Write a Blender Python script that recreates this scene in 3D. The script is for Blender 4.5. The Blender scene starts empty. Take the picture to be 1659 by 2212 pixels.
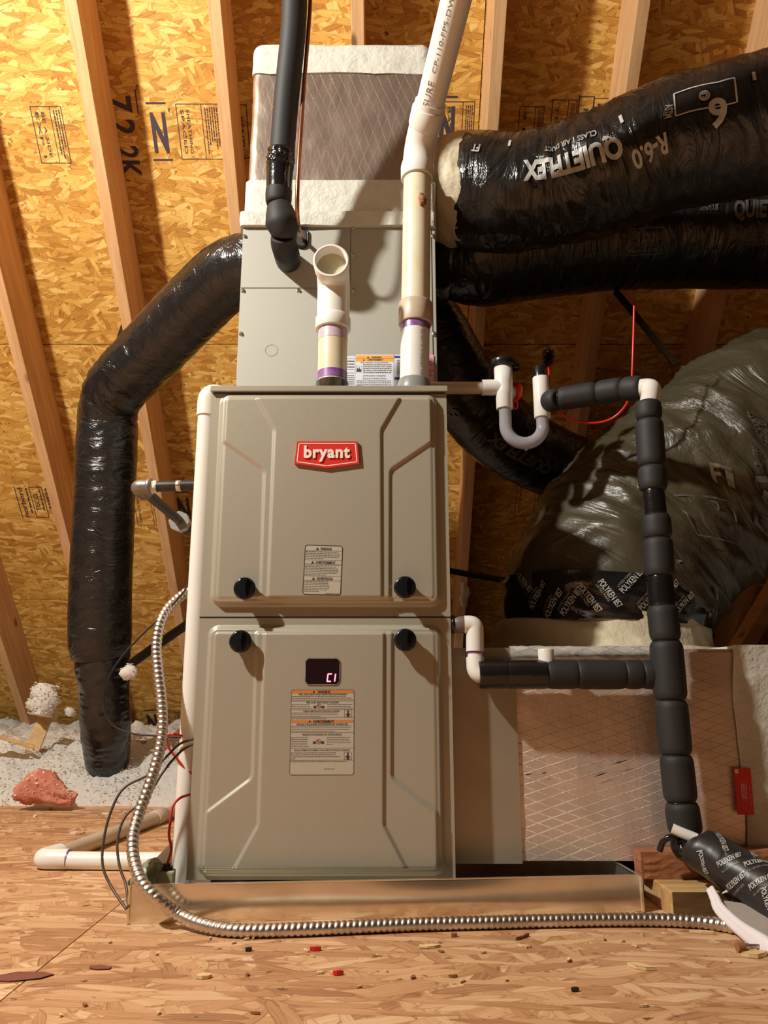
import bpy, math, random
from mathutils import Vector, Matrix, noise
random.seed(7)
C = bpy.context.scene.collection
S = bpy.context.scene
PI = math.pi

# ------------------------------------------------------------------ camera, light, exposure
FOC = 1662.0                      # focal length in pixels of a 1659 x 2212 frame
PITCH = math.radians(13.0)
CAMZ = 0.3425                     # lens height above the attic floor
cam = bpy.data.objects.new('camera', bpy.data.cameras.new('camera')); C.objects.link(cam)
cam.data.sensor_fit = 'HORIZONTAL'; cam.data.sensor_width = 36.0
cam.data.lens = 36.0 * FOC / 1659.0
cam.data.clip_start = 0.02
cam.location = (0, 0, CAMZ); cam.rotation_euler = (PI/2 + PITCH, 0, 0)
S.camera = cam
w = bpy.data.worlds.new('world'); S.world = w; w.use_nodes = True
w.node_tree.nodes['Background'].inputs[0].default_value = (0.95, 0.78, 0.60, 1)
w.node_tree.nodes['Background'].inputs[1].default_value = 0.004
def lamp(name, loc, power, col, radius):
    l = bpy.data.lights.new(name, 'POINT'); l.energy = power; l.color = col; l.shadow_soft_size = radius
    o = bpy.data.objects.new(name, l); C.objects.link(o); o.location = loc
    return o
lamp('attic_bulb', (-1.50, 0.36, 2.17), 238, (1.0, 0.955, 0.86), 0.05)      # bare bulb up on the left
S.view_settings.view_transform = 'Standard'
S.view_settings.look = 'None'
S.view_settings.gamma = 1.0
S.view_settings.use_curve_mapping = False
S.view_settings.exposure = 0.35

# ------------------------------------------------------------------ survey helpers
CT, ST = math.cos(PITCH), math.sin(PITCH)
def at(px, py, D):                # point seen at (px, py) that stands D metres in front of the lens
    t = (1106 - py) / FOC
    zc = D / (CT - t*ST)
    return Vector(((px - 829.5)/FOC*zc, D, CAMZ + zc*(ST + t*CT)))
def on_z(px, py, z):              # point seen at (px, py) at height z
    t = (1106 - py) / FOC
    D = (z - CAMZ) * (CT - t*ST) / (ST + t*CT)
    return at(px, py, D)

# ------------------------------------------------------------------ materials
MATS = {}
def nmat(name):
    m = bpy.data.materials.new(name); m.use_nodes = True
    nt = m.node_tree; b = nt.nodes['Principled BSDF']
    MATS[name] = m
    return m, nt, b
def N(nt, typ, **kw):
    n = nt.nodes.new(typ)
    for k, v in kw.items():
        if k.startswith('i_'):
            key = k[2:]
            key = int(key) if key.isdigit() else key.replace('_', ' ')
            n.inputs[key].default_value = v
        else: setattr(n, k, v)
    return n
def ramp(nt, fac, stops, interp='LINEAR'):
    r = nt.nodes.new('ShaderNodeValToRGB'); r.color_ramp.interpolation = interp
    els = r.color_ramp.elements
    while len(els) < len(stops): els.new(0.5)
    for e, (p, c) in zip(els, stops):
        e.position = p; e.color = (*c, 1) if len(c) == 3 else c
    nt.links.new(fac, r.inputs[0])
    return r.outputs[0]
def bump(nt, b, height, strength=0.3, dist=0.002):
    n = nt.nodes.new('ShaderNodeBump'); n.inputs['Strength'].default_value = strength; n.inputs['Distance'].default_value = dist
    nt.links.new(height, n.inputs['Height']); nt.links.new(n.outputs[0], b.inputs['Normal'])
    return n
def coords(nt, scale=(1,1,1), rot=(0,0,0), which='Object'):
    tc = nt.nodes.new('ShaderNodeTexCoord'); mp = nt.nodes.new('ShaderNodeMapping')
    mp.inputs['Scale'].default_value = scale; mp.inputs['Rotation'].default_value = rot
    nt.links.new(tc.outputs[which], mp.inputs[0])
    return mp.outputs[0]
def simple(name, col, rough=0.5, metal=0.0, var=0.0, vscale=20, bmp=0.0, bscale=60, bdist=0.001, col2=None, detail=4, coat=0.0, spec=None, bscale3=(1,1,1)):
    m, nt, b = nmat(name)
    b.inputs['Base Color'].default_value = (*col, 1); b.inputs['Roughness'].default_value = rough; b.inputs['Metallic'].default_value = metal
    if spec is not None: b.inputs['Specular IOR Level'].default_value = spec
    if coat: b.inputs['Coat Weight'].default_value = coat; b.inputs['Coat Roughness'].default_value = 0.15
    if var or col2:
        nz = N(nt, 'ShaderNodeTexNoise', i_Scale=vscale, i_Detail=detail, i_Roughness=0.6); nt.links.new(coords(nt), nz.inputs[0])
        c2 = col2 or tuple(c*(1-var) for c in col); c1 = col if col2 else tuple(min(1, c*(1+var)) for c in col)
        nt.links.new(ramp(nt, nz.outputs[0], [(0.35, c2), (0.65, c1)]), b.inputs['Base Color'])
    if bmp:
        nb = N(nt, 'ShaderNodeTexNoise', i_Scale=bscale, i_Detail=5, i_Roughness=0.65); nt.links.new(coords(nt, bscale3), nb.inputs[0])
        bump(nt, b, nb.outputs[0], bmp, bdist)
    return m

def osb(name, pal, seed, scale=1.0, dark=0.5):
    """strand board: five layers of long flakes lying over each other at their own angles"""
    m, nt, b = nmat(name); L = nt.links
    tc = nt.nodes.new('ShaderNodeTexCoord')
    oi = nt.nodes.new('ShaderNodeObjectInfo')
    add = N(nt, 'ShaderNodeVectorMath', operation='MULTIPLY_ADD')
    L.new(oi.outputs['Random'], add.inputs[0]); add.inputs[1].default_value = (13.0, 7.0, 0.0); L.new(tc.outputs['Object'], add.inputs[2])
    wn = N(nt, 'ShaderNodeTexNoise', i_Scale=6.0*scale, i_Detail=2)
    L.new(add.outputs[0], wn.inputs[0])
    wm = N(nt, 'ShaderNodeVectorMath', operation='MULTIPLY_ADD'); L.new(wn.outputs['Color'], wm.inputs[0]); wm.inputs[1].default_value = (0.035, 0.035, 0); L.new(add.outputs[0], wm.inputs[2])
    col = None; hgt = None
    rnd = random.Random(seed)
    angs = [0.1, 1.2, -0.5, 0.65, -1.15, 0.30, -0.12]
    for k, a in enumerate(angs):
        mp = nt.nodes.new('ShaderNodeMapping'); L.new(wm.outputs[0], mp.inputs[0])
        fine = 1.0 if k < 4 else 1.5
        mp.vector_type = 'TEXTURE'
        mp.inputs['Rotation'].default_value = (0, 0, a)
        mp.inputs['Location'].default_value = (k*0.37+seed, k*0.19, k)
        mp.inputs['Scale'].default_value = (1/(7.0*fine*scale*(1+0.4*rnd.random())), 1/(32*fine*scale*(1+0.5*rnd.random())), 1)
        v = N(nt, 'ShaderNodeTexVoronoi', voronoi_dimensions='2D', i_Scale=1.0, i_Randomness=1.0); L.new(mp.outputs[0], v.inputs['Vector'])
        sp = nt.nodes.new('ShaderNodeSeparateColor'); L.new(v.outputs['Color'], sp.inputs[0])
        g = N(nt, 'ShaderNodeTexNoise', i_Scale=1.0, i_Detail=4, i_Roughness=0.75, i_Distortion=0.5, noise_dimensions='2D')
        mg = nt.nodes.new('ShaderNodeMapping'); mg.inputs['Scale'].default_value = (1.1, 6.5, 1); L.new(mp.outputs[0], mg.inputs[0]); L.new(mg.outputs[0], g.inputs[0])
        t = N(nt, 'ShaderNodeMath', operation='MULTIPLY_ADD'); L.new(g.outputs[0], t.inputs[0]); t.inputs[1].default_value = 1.15
        sc_ = N(nt, 'ShaderNodeMath', operation='MULTIPLY'); L.new(sp.outputs[0], sc_.inputs[0]); sc_.inputs[1].default_value = 0.95; L.new(sc_.outputs[0], t.inputs[2])
        t2 = N(nt, 'ShaderNodeMath', operation='MULTIPLY'); L.new(t.outputs[0], t2.inputs[0]); t2.inputs[1].default_value = 0.50
        c = ramp(nt, t2.outputs[0], [(0.22, pal[0]), (0.42, pal[1]), (0.62, pal[2]), (0.86, pal[3])])
        if col is None: col = c; hgt = t.outputs[0]
        else:
            ds = ramp(nt, v.outputs['Distance'], [(0.50, (1,1,1)), (0.60, (0,0,0))])
            st = N(nt, 'ShaderNodeMath', operation='GREATER_THAN'); L.new(sp.outputs[1], st.inputs[0]); st.inputs[1].default_value = 0.50
            fm = N(nt, 'ShaderNodeMath', operation='MULTIPLY'); L.new(ds, fm.inputs[0]); L.new(st.outputs[0], fm.inputs[1])
            eg = ramp(nt, v.outputs['Distance'], [(0.46, (1,1,1)), (0.52, (0.55,0.45,0.33)), (0.58, (1,1,1))])
            ce = N(nt, 'ShaderNodeMix', data_type='RGBA', blend_type='MULTIPLY'); ce.inputs[0].default_value = 0.8; L.new(c, ce.inputs[6]); L.new(eg, ce.inputs[7])
            mx = N(nt, 'ShaderNodeMix', data_type='RGBA'); L.new(fm.outputs[0], mx.inputs[0]); L.new(col, mx.inputs[6]); L.new(ce.outputs[2], mx.inputs[7]); col = mx.outputs[2]
            mh = N(nt, 'ShaderNodeMix', data_type='FLOAT'); L.new(fm.outputs[0], mh.inputs[0]); L.new(hgt, mh.inputs[2]); L.new(t.outputs[0], mh.inputs[3]); hgt = mh.outputs[0]
    # dark knots and resin specks
    kn = N(nt, 'ShaderNodeTexNoise', i_Scale=42.0*scale, i_Detail=3, i_Roughness=0.6); L.new(add.outputs[0], kn.inputs[0])
    kf = ramp(nt, kn.outputs[0], [(0.655, (0,0,0)), (0.715, (1,1,1))])
    mx = N(nt, 'ShaderNodeMix', data_type='RGBA'); L.new(kf, mx.inputs[0]); L.new(col, mx.inputs[6]); mx.inputs[7].default_value = (*[c*dark for c in pal[0]], 1)
    # broad tone drift of the board
    bn = N(nt, 'ShaderNodeTexNoise', i_Scale=2.2, i_Detail=2); L.new(add.outputs[0], bn.inputs[0])
    bf = ramp(nt, bn.outputs[0], [(0.3, (0.88, 0.84, 0.78)), (0.7, (1.0, 1.0, 1.0))])
    mm = N(nt, 'ShaderNodeMix', data_type='RGBA', blend_type='MULTIPLY'); mm.inputs[0].default_value = 1; L.new(mx.outputs[2], mm.inputs[6]); L.new(bf, mm.inputs[7])
    L.new(mm.outputs[2], b.inputs['Base Color'])
    b.inputs['Roughness'].default_value = 0.62
    b.inputs['Specular IOR Level'].default_value = 0.35
    bump(nt, b, hgt, 0.30, 0.0016)
    return m
osb('osb_roof', [(0.36,0.15,0.022), (0.58,0.30,0.055), (0.72,0.43,0.10), (0.92,0.68,0.25)], 3)
osb('osb_floor', [(0.32,0.15,0.070), (0.52,0.28,0.140), (0.63,0.375,0.205), (0.78,0.55,0.34)], 11, scale=0.85)

def wood(name, c1, c2, sc=(1.0, 14, 14), rough=0.6, knots=True):
    m, nt, b = nmat(name); L = nt.links
    oi = nt.nodes.new('ShaderNodeObjectInfo'); tc = nt.nodes.new('ShaderNodeTexCoord')
    add = N(nt, 'ShaderNodeVectorMath', operation='MULTIPLY_ADD'); L.new(oi.outputs['Random'], add.inputs[0]); add.inputs[1].default_value = (9, 5, 3); L.new(tc.outputs['Object'], add.inputs[2])
    mp = nt.nodes.new('ShaderNodeMapping'); mp.inputs['Scale'].default_value = sc; L.new(add.outputs[0], mp.inputs[0])
    n1 = N(nt, 'ShaderNodeTexNoise', i_Scale=3.0, i_Detail=6, i_Roughness=0.7, i_Distortion=0.4); L.new(mp.outputs[0], n1.inputs[0])
    col = ramp(nt, n1.outputs[0], [(0.30, c2), (0.62, c1)])
    if knots:
        vo = N(nt, 'ShaderNodeTexVoronoi', i_Scale=1.0); mk = nt.nodes.new('ShaderNodeMapping'); mk.inputs['Scale'].default_value = (5, 5, 2.6) if sc[2] < sc[0] else ((2.6,5,5) if sc[0] < sc[1] else (5,2.6,5)); L.new(add.outputs[0], mk.inputs[0]); L.new(mk.outputs[0], vo.inputs['Vector'])
        kf = ramp(nt, vo.outputs['Distance'], [(0.05, (1,1,1)), (0.09, (0,0,0))])
        mx = N(nt, 'ShaderNodeMix', data_type='RGBA'); L.new(kf, mx.inputs[0]); L.new(col, mx.inputs[6]); mx.inputs[7].default_value = (*[c*0.35 for c in c2], 1); col = mx.outputs[2]
    L.new(col, b.inputs['Base Color']); b.inputs['Roughness'].default_value = rough
    bump(nt, b, n1.outputs[0], 0.25, 0.001)
    return m
wood('rafter_wood', (0.74,0.44,0.21), (0.54,0.28,0.12), sc=(14, 1.0, 14))
wood('pale_wood', (0.66,0.44,0.19), (0.42,0.23,0.08), sc=(1.2, 16, 16), knots=False)
wood('red_wood', (0.44,0.17,0.07), (0.20,0.07,0.03), sc=(3, 18, 40), rough=0.75, knots=False)
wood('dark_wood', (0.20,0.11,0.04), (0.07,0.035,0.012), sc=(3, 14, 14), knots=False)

simple('furnace_paint', (0.430,0.396,0.312), 0.38, 0.25, var=0.03, vscale=300, bmp=0.10, bscale=900, bdist=0.0002, coat=0.5)
simple('coil_paint', (0.435,0.425,0.375), 0.5, 0.15, var=0.02, vscale=200, bmp=0.05, bscale=500, bdist=0.0002)
simple('white_tape', (0.62,0.615,0.545), 0.42, 0.0, var=0.05, vscale=30, bmp=0.9, bscale=34, bdist=0.006)
simple('cream_mastic', (0.62,0.54,0.38), 0.55, 0.0, var=0.10, vscale=16, bmp=0.8, bscale=30, bdist=0.006)
simple('tan_tape', (0.44,0.38,0.29), 0.36, 0.55, var=0.06, vscale=5, bmp=0.25, bscale=25, bdist=0.002)
simple('black_foam', (0.022,0.022,0.023), 0.62, bmp=0.35, bscale=700, bdist=0.0004, spec=0.4)
simple('black_tape', (0.010,0.010,0.011), 0.16, bmp=0.45, bscale=34, bdist=0.003, spec=0.6)
simple('black_tape2', (0.022,0.020,0.021), 0.38, bmp=0.15, bscale=60, bdist=0.001)
simple('black_rubber', (0.012,0.012,0.013), 0.25, spec=0.5)
simple('black_knob', (0.008,0.010,0.012), 0.22, spec=0.5)
simple('pvc_white', (0.80,0.785,0.73), 0.27, var=0.02, vscale=12)
simple('pvc_yellowed', (0.80,0.74,0.55), 0.30, col2=(0.70,0.61,0.40), vscale=9)
simple('pvc_tan', (0.60,0.50,0.38), 0.35, col2=(0.50,0.40,0.29), vscale=12)
simple('purple_primer', (0.34,0.17,0.42), 0.3, col2=(0.20,0.06,0.30), vscale=40)
simple('lilac_primer', (0.52,0.40,0.50), 0.3, col2=(0.62,0.52,0.58), vscale=30)
simple('grey_rubber', (0.24,0.25,0.24), 0.35)
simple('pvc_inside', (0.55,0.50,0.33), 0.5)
simple('copper', (0.60,0.26,0.14), 0.30, 0.9, col2=(0.33,0.12,0.07), vscale=15)
simple('conduit_steel', (0.62,0.58,0.53), 0.36, 1.0, var=0.08, vscale=60)
simple('galvanised', (0.80,0.75,0.62), 0.20, 0.92, var=0.10, vscale=9, bmp=0.06, bscale=8, bdist=0.004)
simple('black_iron', (0.045,0.043,0.042), 0.42, 0.5, var=0.2, vscale=50)
simple('grey_iron', (0.30,0.27,0.25), 0.38, 0.6, col2=(0.16,0.14,0.13), vscale=30)
simple('zinc', (0.66,0.66,0.62), 0.3, 0.9, bmp=0.3, bscale=90)
simple('pipe_dope', (0.72,0.68,0.60), 0.5, bmp=0.5, bscale=150)
simple('red_plastic', (0.62,0.022,0.015), 0.35)
simple('red_wire', (0.60,0.03,0.02), 0.4)
simple('black_wire', (0.018,0.014,0.012), 0.4)
simple('brown_wire', (0.07,0.045,0.035), 0.4)
simple('float_switch', (0.38,0.38,0.25), 0.55)
simple('switch_tape', (0.22,0.24,0.17), 0.3, bmp=0.4, bscale=60)
simple('screw_steel', (0.60,0.58,0.52), 0.25, 1.0)
simple('dark_gap', (0.03,0.025,0.02), 0.6)
simple('badge_red', (0.66,0.035,0.022), 0.33)
simple('badge_white', (0.92,0.80,0.74), 0.4)
simple('label_orange', (0.62,0.22,0.05), 0.5)
simple('label_bright_orange', (0.90,0.42,0.06), 0.5)
simple('label_beige', (0.49,0.45,0.36), 0.4)
simple('label_white', (0.74,0.77,0.86), 0.4)
simple('label_pink', (0.80,0.42,0.55), 0.4)
simple('label_blue', (0.03,0.07,0.42), 0.4)
simple('label_red', (0.72,0.03,0.03), 0.35)
simple('ink', (0.035,0.03,0.03), 0.6)
simple('soft_ink', (0.10,0.085,0.07), 0.6)
simple('pipe_ink', (0.20,0.17,0.16), 0.5)
simple('stamp_ink', (0.045,0.03,0.045), 0.7)
simple('white_print', (0.47,0.47,0.45), 0.4)
simple('grey_print', (0.30,0.30,0.28), 0.4)
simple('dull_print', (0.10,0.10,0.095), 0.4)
simple('paper', (0.80,0.76,0.80), 0.6)
simple('grey_paper', (0.42,0.37,0.33), 0.6)
simple('chip_wood', (0.72,0.52,0.27), 0.7)
simple('chip_brown', (0.30,0.13,0.05), 0.7)
m, nt, b = nmat('insulation')                # fluffy fibre: scatters light through as well as back
nt.nodes.remove(b); df = nt.nodes.new('ShaderNodeBsdfDiffuse'); tl = nt.nodes.new('ShaderNodeBsdfTranslucent'); ms = nt.nodes.new('ShaderNodeMixShader')
ms.inputs[0].default_value = 0.42; nt.links.new(df.outputs[0], ms.inputs[1]); nt.links.new(tl.outputs[0], ms.inputs[2]); nt.links.new(ms.outputs[0], nt.nodes['Material Output'].inputs[0])
nz = N(nt, 'ShaderNodeTexNoise', i_Scale=60, i_Detail=4); nt.links.new(coords(nt), nz.inputs[0])
cc = ramp(nt, nz.outputs[0], [(0.3, (0.86,0.82,0.76)), (0.65, (0.96,0.93,0.88))]); nt.links.new(cc, df.inputs[0]); nt.links.new(cc, tl.inputs[0])
bn = nt.nodes.new('ShaderNodeBump'); bn.inputs['Strength'].default_value = 0.6; bn.inputs['Distance'].default_value = 0.006; nt.links.new(nz.outputs[0], bn.inputs['Height']); nt.links.new(bn.outputs[0], df.inputs['Normal'])
simple('dim_boards', (0.085,0.055,0.035), 0.8, var=0.3, vscale=4)
simple('fluff', (0.88,0.84,0.77), 0.95, spec=0.05)
simple('pink_batt', (0.72,0.30,0.21), 0.9, col2=(0.50,0.16,0.10), vscale=14, bmp=0.8, bscale=40, bdist=0.01, spec=0.1)
simple('grey_socket', (0.16,0.12,0.11), 0.4)
simple('window_dark', (0.018,0.008,0.010), 0.12, spec=0.6)
simple('floor_stain', (0.22,0.075,0.05), 0.6)
m, nt, b = nmat('led_red'); b.inputs['Base Color'].default_value = (0.3,0,0,1)
b.inputs['Emission Color'].default_value = (1.0, 0.10, 0.14, 1); b.inputs['Emission Strength'].default_value = 5
m, nt, b = nmat('clear_pvc'); b.inputs['Base Color'].default_value = (0.80,0.79,0.84,1); b.inputs['Roughness'].default_value = 0.12
b.inputs['Transmission Weight'].default_value = 0.72; b.inputs['IOR'].default_value = 1.15
m, nt, b = nmat('zip_tie'); b.inputs['Base Color'].default_value = (0.012,0.012,0.012,1); b.inputs['Roughness'].default_value = 0.15

def flex_plastic(name, col, rough, crease=2.0):
    m, nt, b = nmat(name); L = nt.links
    b.inputs['Base Color'].default_value = (*col, 1); b.inputs['Roughness'].default_value = rough
    b.inputs['Specular IOR Level'].default_value = 0.55
    mp = coords(nt, (17, 4.5, 1), which='UV')
    n1 = N(nt, 'ShaderNodeTexNoise', i_Scale=1.0, i_Detail=5, i_Roughness=0.6, i_Distortion=0.8, noise_dimensions='2D'); L.new(mp, n1.inputs[0])
    n2 = N(nt, 'ShaderNodeTexNoise', i_Scale=14.0, i_Detail=4, i_Roughness=0.55, i_Distortion=0.6); L.new(coords(nt), n2.inputs[0])
    sb = N(nt, 'ShaderNodeMath', operation='SUBTRACT'); L.new(n1.outputs[0], sb.inputs[0]); sb.inputs[1].default_value = 0.5
    ab = N(nt, 'ShaderNodeMath', operation='ABSOLUTE'); L.new(sb.outputs[0], ab.inputs[0])
    cr = N(nt, 'ShaderNodeMath', operation='MULTIPLY'); L.new(ab.outputs[0], cr.inputs[0]); cr.inputs[1].default_value = -crease
    ad = N(nt, 'ShaderNodeMath', operation='ADD'); L.new(cr.outputs[0], ad.inputs[0]); L.new(n2.outputs[0], ad.inputs[1])
    bump(nt, b, ad.outputs[0], 0.5, 0.007)
    return m
flex_plastic('black_film', (0.013,0.0125,0.012), 0.22, 3.0)
flex_plastic('brown_film', (0.062,0.052,0.030), 0.36, 3.0)

def foil(name, col, rough, ang, pitch, linecol, line=0.06, axis='XZ', sheen=1.0):
    """aluminium facing with a diamond scrim of fibre glass threads"""
    m, nt, b = nmat(name); L = nt.links
    tc = nt.nodes.new('ShaderNodeTexCoord'); sx = nt.nodes.new('ShaderNodeSeparateXYZ'); L.new(tc.outputs['Object'], sx.inputs[0])
    u = sx.outputs[0]; v = sx.outputs[2]
    wn = N(nt, 'ShaderNodeTexNoise', i_Scale=5.0, i_Detail=1); L.new(tc.outputs['Object'], wn.inputs[0])
    fs = []
    for sg in (1, -1):
        a = N(nt, 'ShaderNodeMath', operation='MULTIPLY'); L.new(u, a.inputs[0]); a.inputs[1].default_value = sg*math.sin(ang)/pitch
        c = N(nt, 'ShaderNodeMath', operation='MULTIPLY_ADD'); L.new(v, c.inputs[0]); c.inputs[1].default_value = math.cos(ang)/pitch; L.new(a.outputs[0], c.inputs[2])
        d = N(nt, 'ShaderNodeMath', operation='MULTIPLY_ADD'); L.new(wn.outputs[0], d.inputs[0]); d.inputs[1].default_value = 1.2; L.new(c.outputs[0], d.inputs[2])
        fr = N(nt, 'ShaderNodeMath', operation='FRACT'); L.new(d.outputs[0], fr.inputs[0])
        s = N(nt, 'ShaderNodeMath', operation='SUBTRACT'); L.new(fr.outputs[0], s.inputs[0]); s.inputs[1].default_value = 0.5
        ab = N(nt, 'ShaderNodeMath', operation='ABSOLUTE'); L.new(s.outputs[0], ab.inputs[0])
        lt = N(nt, 'ShaderNodeMath', operation='LESS_THAN'); L.new(ab.outputs[0], lt.inputs[0]); lt.inputs[1].default_value = line
        fs.append(lt.outputs[0])
    mxm = N(nt, 'ShaderNodeMath', operation='MAXIMUM'); L.new(fs[0], mxm.inputs[0]); L.new(fs[1], mxm.inputs[1])
    pn = N(nt, 'ShaderNodeTexNoise', i_Scale=9.0, i_Detail=3); L.new(tc.outputs['Object'], pn.inputs[0])
    pf = ramp(nt, pn.outputs[0], [(0.35, (0.15,)*3), (0.6, (0.9,)*3)])
    pm = N(nt, 'ShaderNodeMath', operation='MULTIPLY'); L.new(mxm.outputs[0], pm.inputs[0]); L.new(pf, pm.inputs[1])
    mx = N(nt, 'ShaderNodeMix', data_type='RGBA'); L.new(pm.outputs[0], mx.inputs[0]); mx.inputs[6].default_value = (*col, 1); mx.inputs[7].default_value = (*linecol, 1)
    L.new(mx.outputs[2], b.inputs['Base Color'])
    b.inputs['Metallic'].default_value = 0.88*sheen; b.inputs['Roughness'].default_value = rough
    bn = N(nt, 'ShaderNodeTexNoise', i_Scale=5.0, i_Detail=5, i_Roughness=0.6); L.new(coords(nt, (3, 3, 1)), bn.inputs[0])
    bm = N(nt, 'ShaderNodeMath', operation='MULTIPLY_ADD'); L.new(mxm.outputs[0], bm.inputs[0]); bm.inputs[1].default_value = 0.05; L.new(bn.outputs[0], bm.inputs[2])
    bump(nt, b, bm.outputs[0], 0.5, 0.006)
    return m
foil('foil_wrap', (0.52,0.42,0.36), 0.38, 1.22, 0.021, (0.70,0.62,0.52), line=0.030)
foil('foil_duct', (0.84,0.70,0.61), 0.38, 0.33, 0.0165, (0.45,0.33,0.25), line=0.035, sheen=0.75)
foil('foil_shiny', (0.80,0.78,0.72), 0.34, 0.36, 0.017, (0.55,0.52,0.47), sheen=0.55)

# ------------------------------------------------------------------ mesh building
WLOC = {}
class MB:
    def __init__(s): s.v = []; s.f = []; s.m = []; s.sm = []; s.uv = []
    def add(s, vs, fs, mat, smooth=False, uvs=None):
        o = len(s.v); s.v += [tuple(p) for p in vs]
        for k, f in enumerate(fs):
            s.f.append(tuple(i+o for i in f)); s.m.append(mat); s.sm.append(smooth)
            s.uv.append(uvs[k] if uvs else None)
    def xform(s, M):
        s.v = [tuple(M @ Vector(p)) for p in s.v]; return s
    def box(s, lo, hi, mat, M=None):
        x0,y0,z0 = lo; x1,y1,z1 = hi
        vs = [Vector(p) for p in ((x0,y0,z0),(x1,y0,z0),(x1,y1,z0),(x0,y1,z0),(x0,y0,z1),(x1,y0,z1),(x1,y1,z1),(x0,y1,z1))]
        if M: vs = [M @ p for p in vs]
        s.add(vs, [(0,3,2,1),(4,5,6,7),(0,1,5,4),(1,2,6,5),(2,3,7,6),(3,0,4,7)], mat)
    def prism(s, pts, d0, d1, fr, mat, smooth=False):      # outline in the frame's u,v; from lift d0 to d1
        n = len(pts); a = sum(pts[i][0]*pts[(i+1)%n][1]-pts[(i+1)%n][0]*pts[i][1] for i in range(n))
        if a < 0: pts = pts[::-1]
        vs = [fr(u, v, d0) for u, v in pts] + [fr(u, v, d1) for u, v in pts]
        s.add(vs, [tuple(range(n-1,-1,-1)), tuple(range(n, 2*n))], mat)
        s.add(vs, [(i, (i+1)%n, n+(i+1)%n, n+i) for i in range(n)], mat, smooth)
    def lathe(s, O, A, prof, mat, segs=24, X=None, smooth=True):   # prof: (height along A, radius)
        A = A.normalized(); X = (X or (Vector((0,-1,0)) if abs(A.y) < 0.9 else Vector((0,0,1))))
        X = (X - A*X.dot(A)).normalized(); Y = A.cross(X)
        vs = []; fs = []
        for h, r in prof:
            for k in range(segs):
                a = 2*PI*k/segs; vs.append(O + A*h + (X*math.cos(a)+Y*math.sin(a))*r)
        for i in range(len(prof)-1):
            for k in range(segs):
                k2 = (k+1)%segs; fs.append((i*segs+k, i*segs+k2, (i+1)*segs+k2, (i+1)*segs+k))
        s.add(vs, fs, mat, smooth)
        n = (len(prof)-1)*segs
        if prof[0][1] > 1e-4: s.add(vs, [tuple(range(segs-1,-1,-1))], mat)
        if prof[-1][1] > 1e-4: s.add(vs, [tuple(n+k for k in range(segs))], mat)
    def build(s, name, parent=None, label=None, cat=None, group=None, kind=None, origin=None, bevel=0, autosmooth=False):
        me = bpy.data.meshes.new(name)
        if parent is not None: org = WLOC[parent.name]
        else:
            if origin is None:
                xs = [p[0] for p in s.v]; ys = [p[1] for p in s.v]; zs = [p[2] for p in s.v]
                origin = Vector(((min(xs)+max(xs))/2, (min(ys)+max(ys))/2, min(zs)))
            org = Vector(origin)
        me.from_pydata([(p[0]-org[0], p[1]-org[1], p[2]-org[2]) for p in s.v], [], s.f)
        names = []
        for m_ in s.m:
            if m_ not in names: names.append(m_)
        for n_ in names: me.materials.append(MATS[n_])
        me.polygons.foreach_set('material_index', [names.index(x) for x in s.m])
        me.polygons.foreach_set('use_smooth', s.sm)
        if any(u is not None for u in s.uv):
            lay = me.uv_layers.new(name='UVMap'); dat = []
            for f, u in zip(s.f, s.uv):
                for q in range(len(f)): dat += list(u[q]) if u else [0, 0]
            lay.data.foreach_set('uv', dat)
        me.update()
        o = bpy.data.objects.new(name, me); C.objects.link(o)
        if parent is not None: o.parent = parent; o.location = (0,0,0)
        else: o.location = org
        WLOC[o.name] = org
        if bevel:
            md = o.modifiers.new('bevel', 'BEVEL'); md.width = bevel; md.segments = 2; md.limit_method = 'ANGLE'
        tag(o, label, cat, group, kind)
        return o
def tag(o, label=None, cat=None, group=None, kind=None):
    if label: o['label'] = label
    if cat: o['category'] = cat
    if group: o['group'] = group
    if kind: o['kind'] = kind
    return o
def thing(name, loc, label, cat, group=None, kind=None):
    o = bpy.data.objects.new(name, None); C.objects.link(o); o.location = loc; o.empty_display_size = 0.05
    WLOC[o.name] = Vector(loc)
    return tag(o, label, cat, group, kind)

def spline(pts, step=0.01):       # Catmull-Rom through the points; extra scalars ride along (radius)
    P = [tuple(p) for p in pts]; out = []
    n = len(P)
    for i in range(n-1):
        p0 = P[max(i-1,0)]; p1 = P[i]; p2 = P[i+1]; p3 = P[min(i+2,n-1)]
        L = math.dist(p1[:3], p2[:3]); k = max(2, int(L/step))
        for j in range(k):
            t = j/k; t2=t*t; t3=t2*t
            out.append(tuple(0.5*(2*b_+(c_-a_)*t+(2*a_-5*b_+4*c_-d_)*t2+(3*b_-a_-3*c_+d_)*t3) for a_,b_,c_,d_ in zip(p0,p1,p2,p3)))
    out.append(P[-1])
    return out
def fillet(pts, R, seg=8):        # polyline with rounded corners
    P = [Vector(p[:3]) for p in pts]; out = [P[0]]
    for i in range(1, len(P)-1):
        a = (P[i-1]-P[i]); b_ = (P[i+1]-P[i]); r = R[i-1] if isinstance(R, (list, tuple)) else R
        an, bn = a.normalized(), b_.normalized(); th = an.angle(bn)
        d = min(r/math.tan(th/2), a.length*0.49, b_.length*0.49)
        p, q = P[i]+an*d, P[i]+bn*d
        for k in range(seg+1):
            t = k/seg; out.append(p*(1-t)**2 + P[i]*2*t*(1-t) + q*t*t)
    out.append(P[-1]); return out
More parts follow.
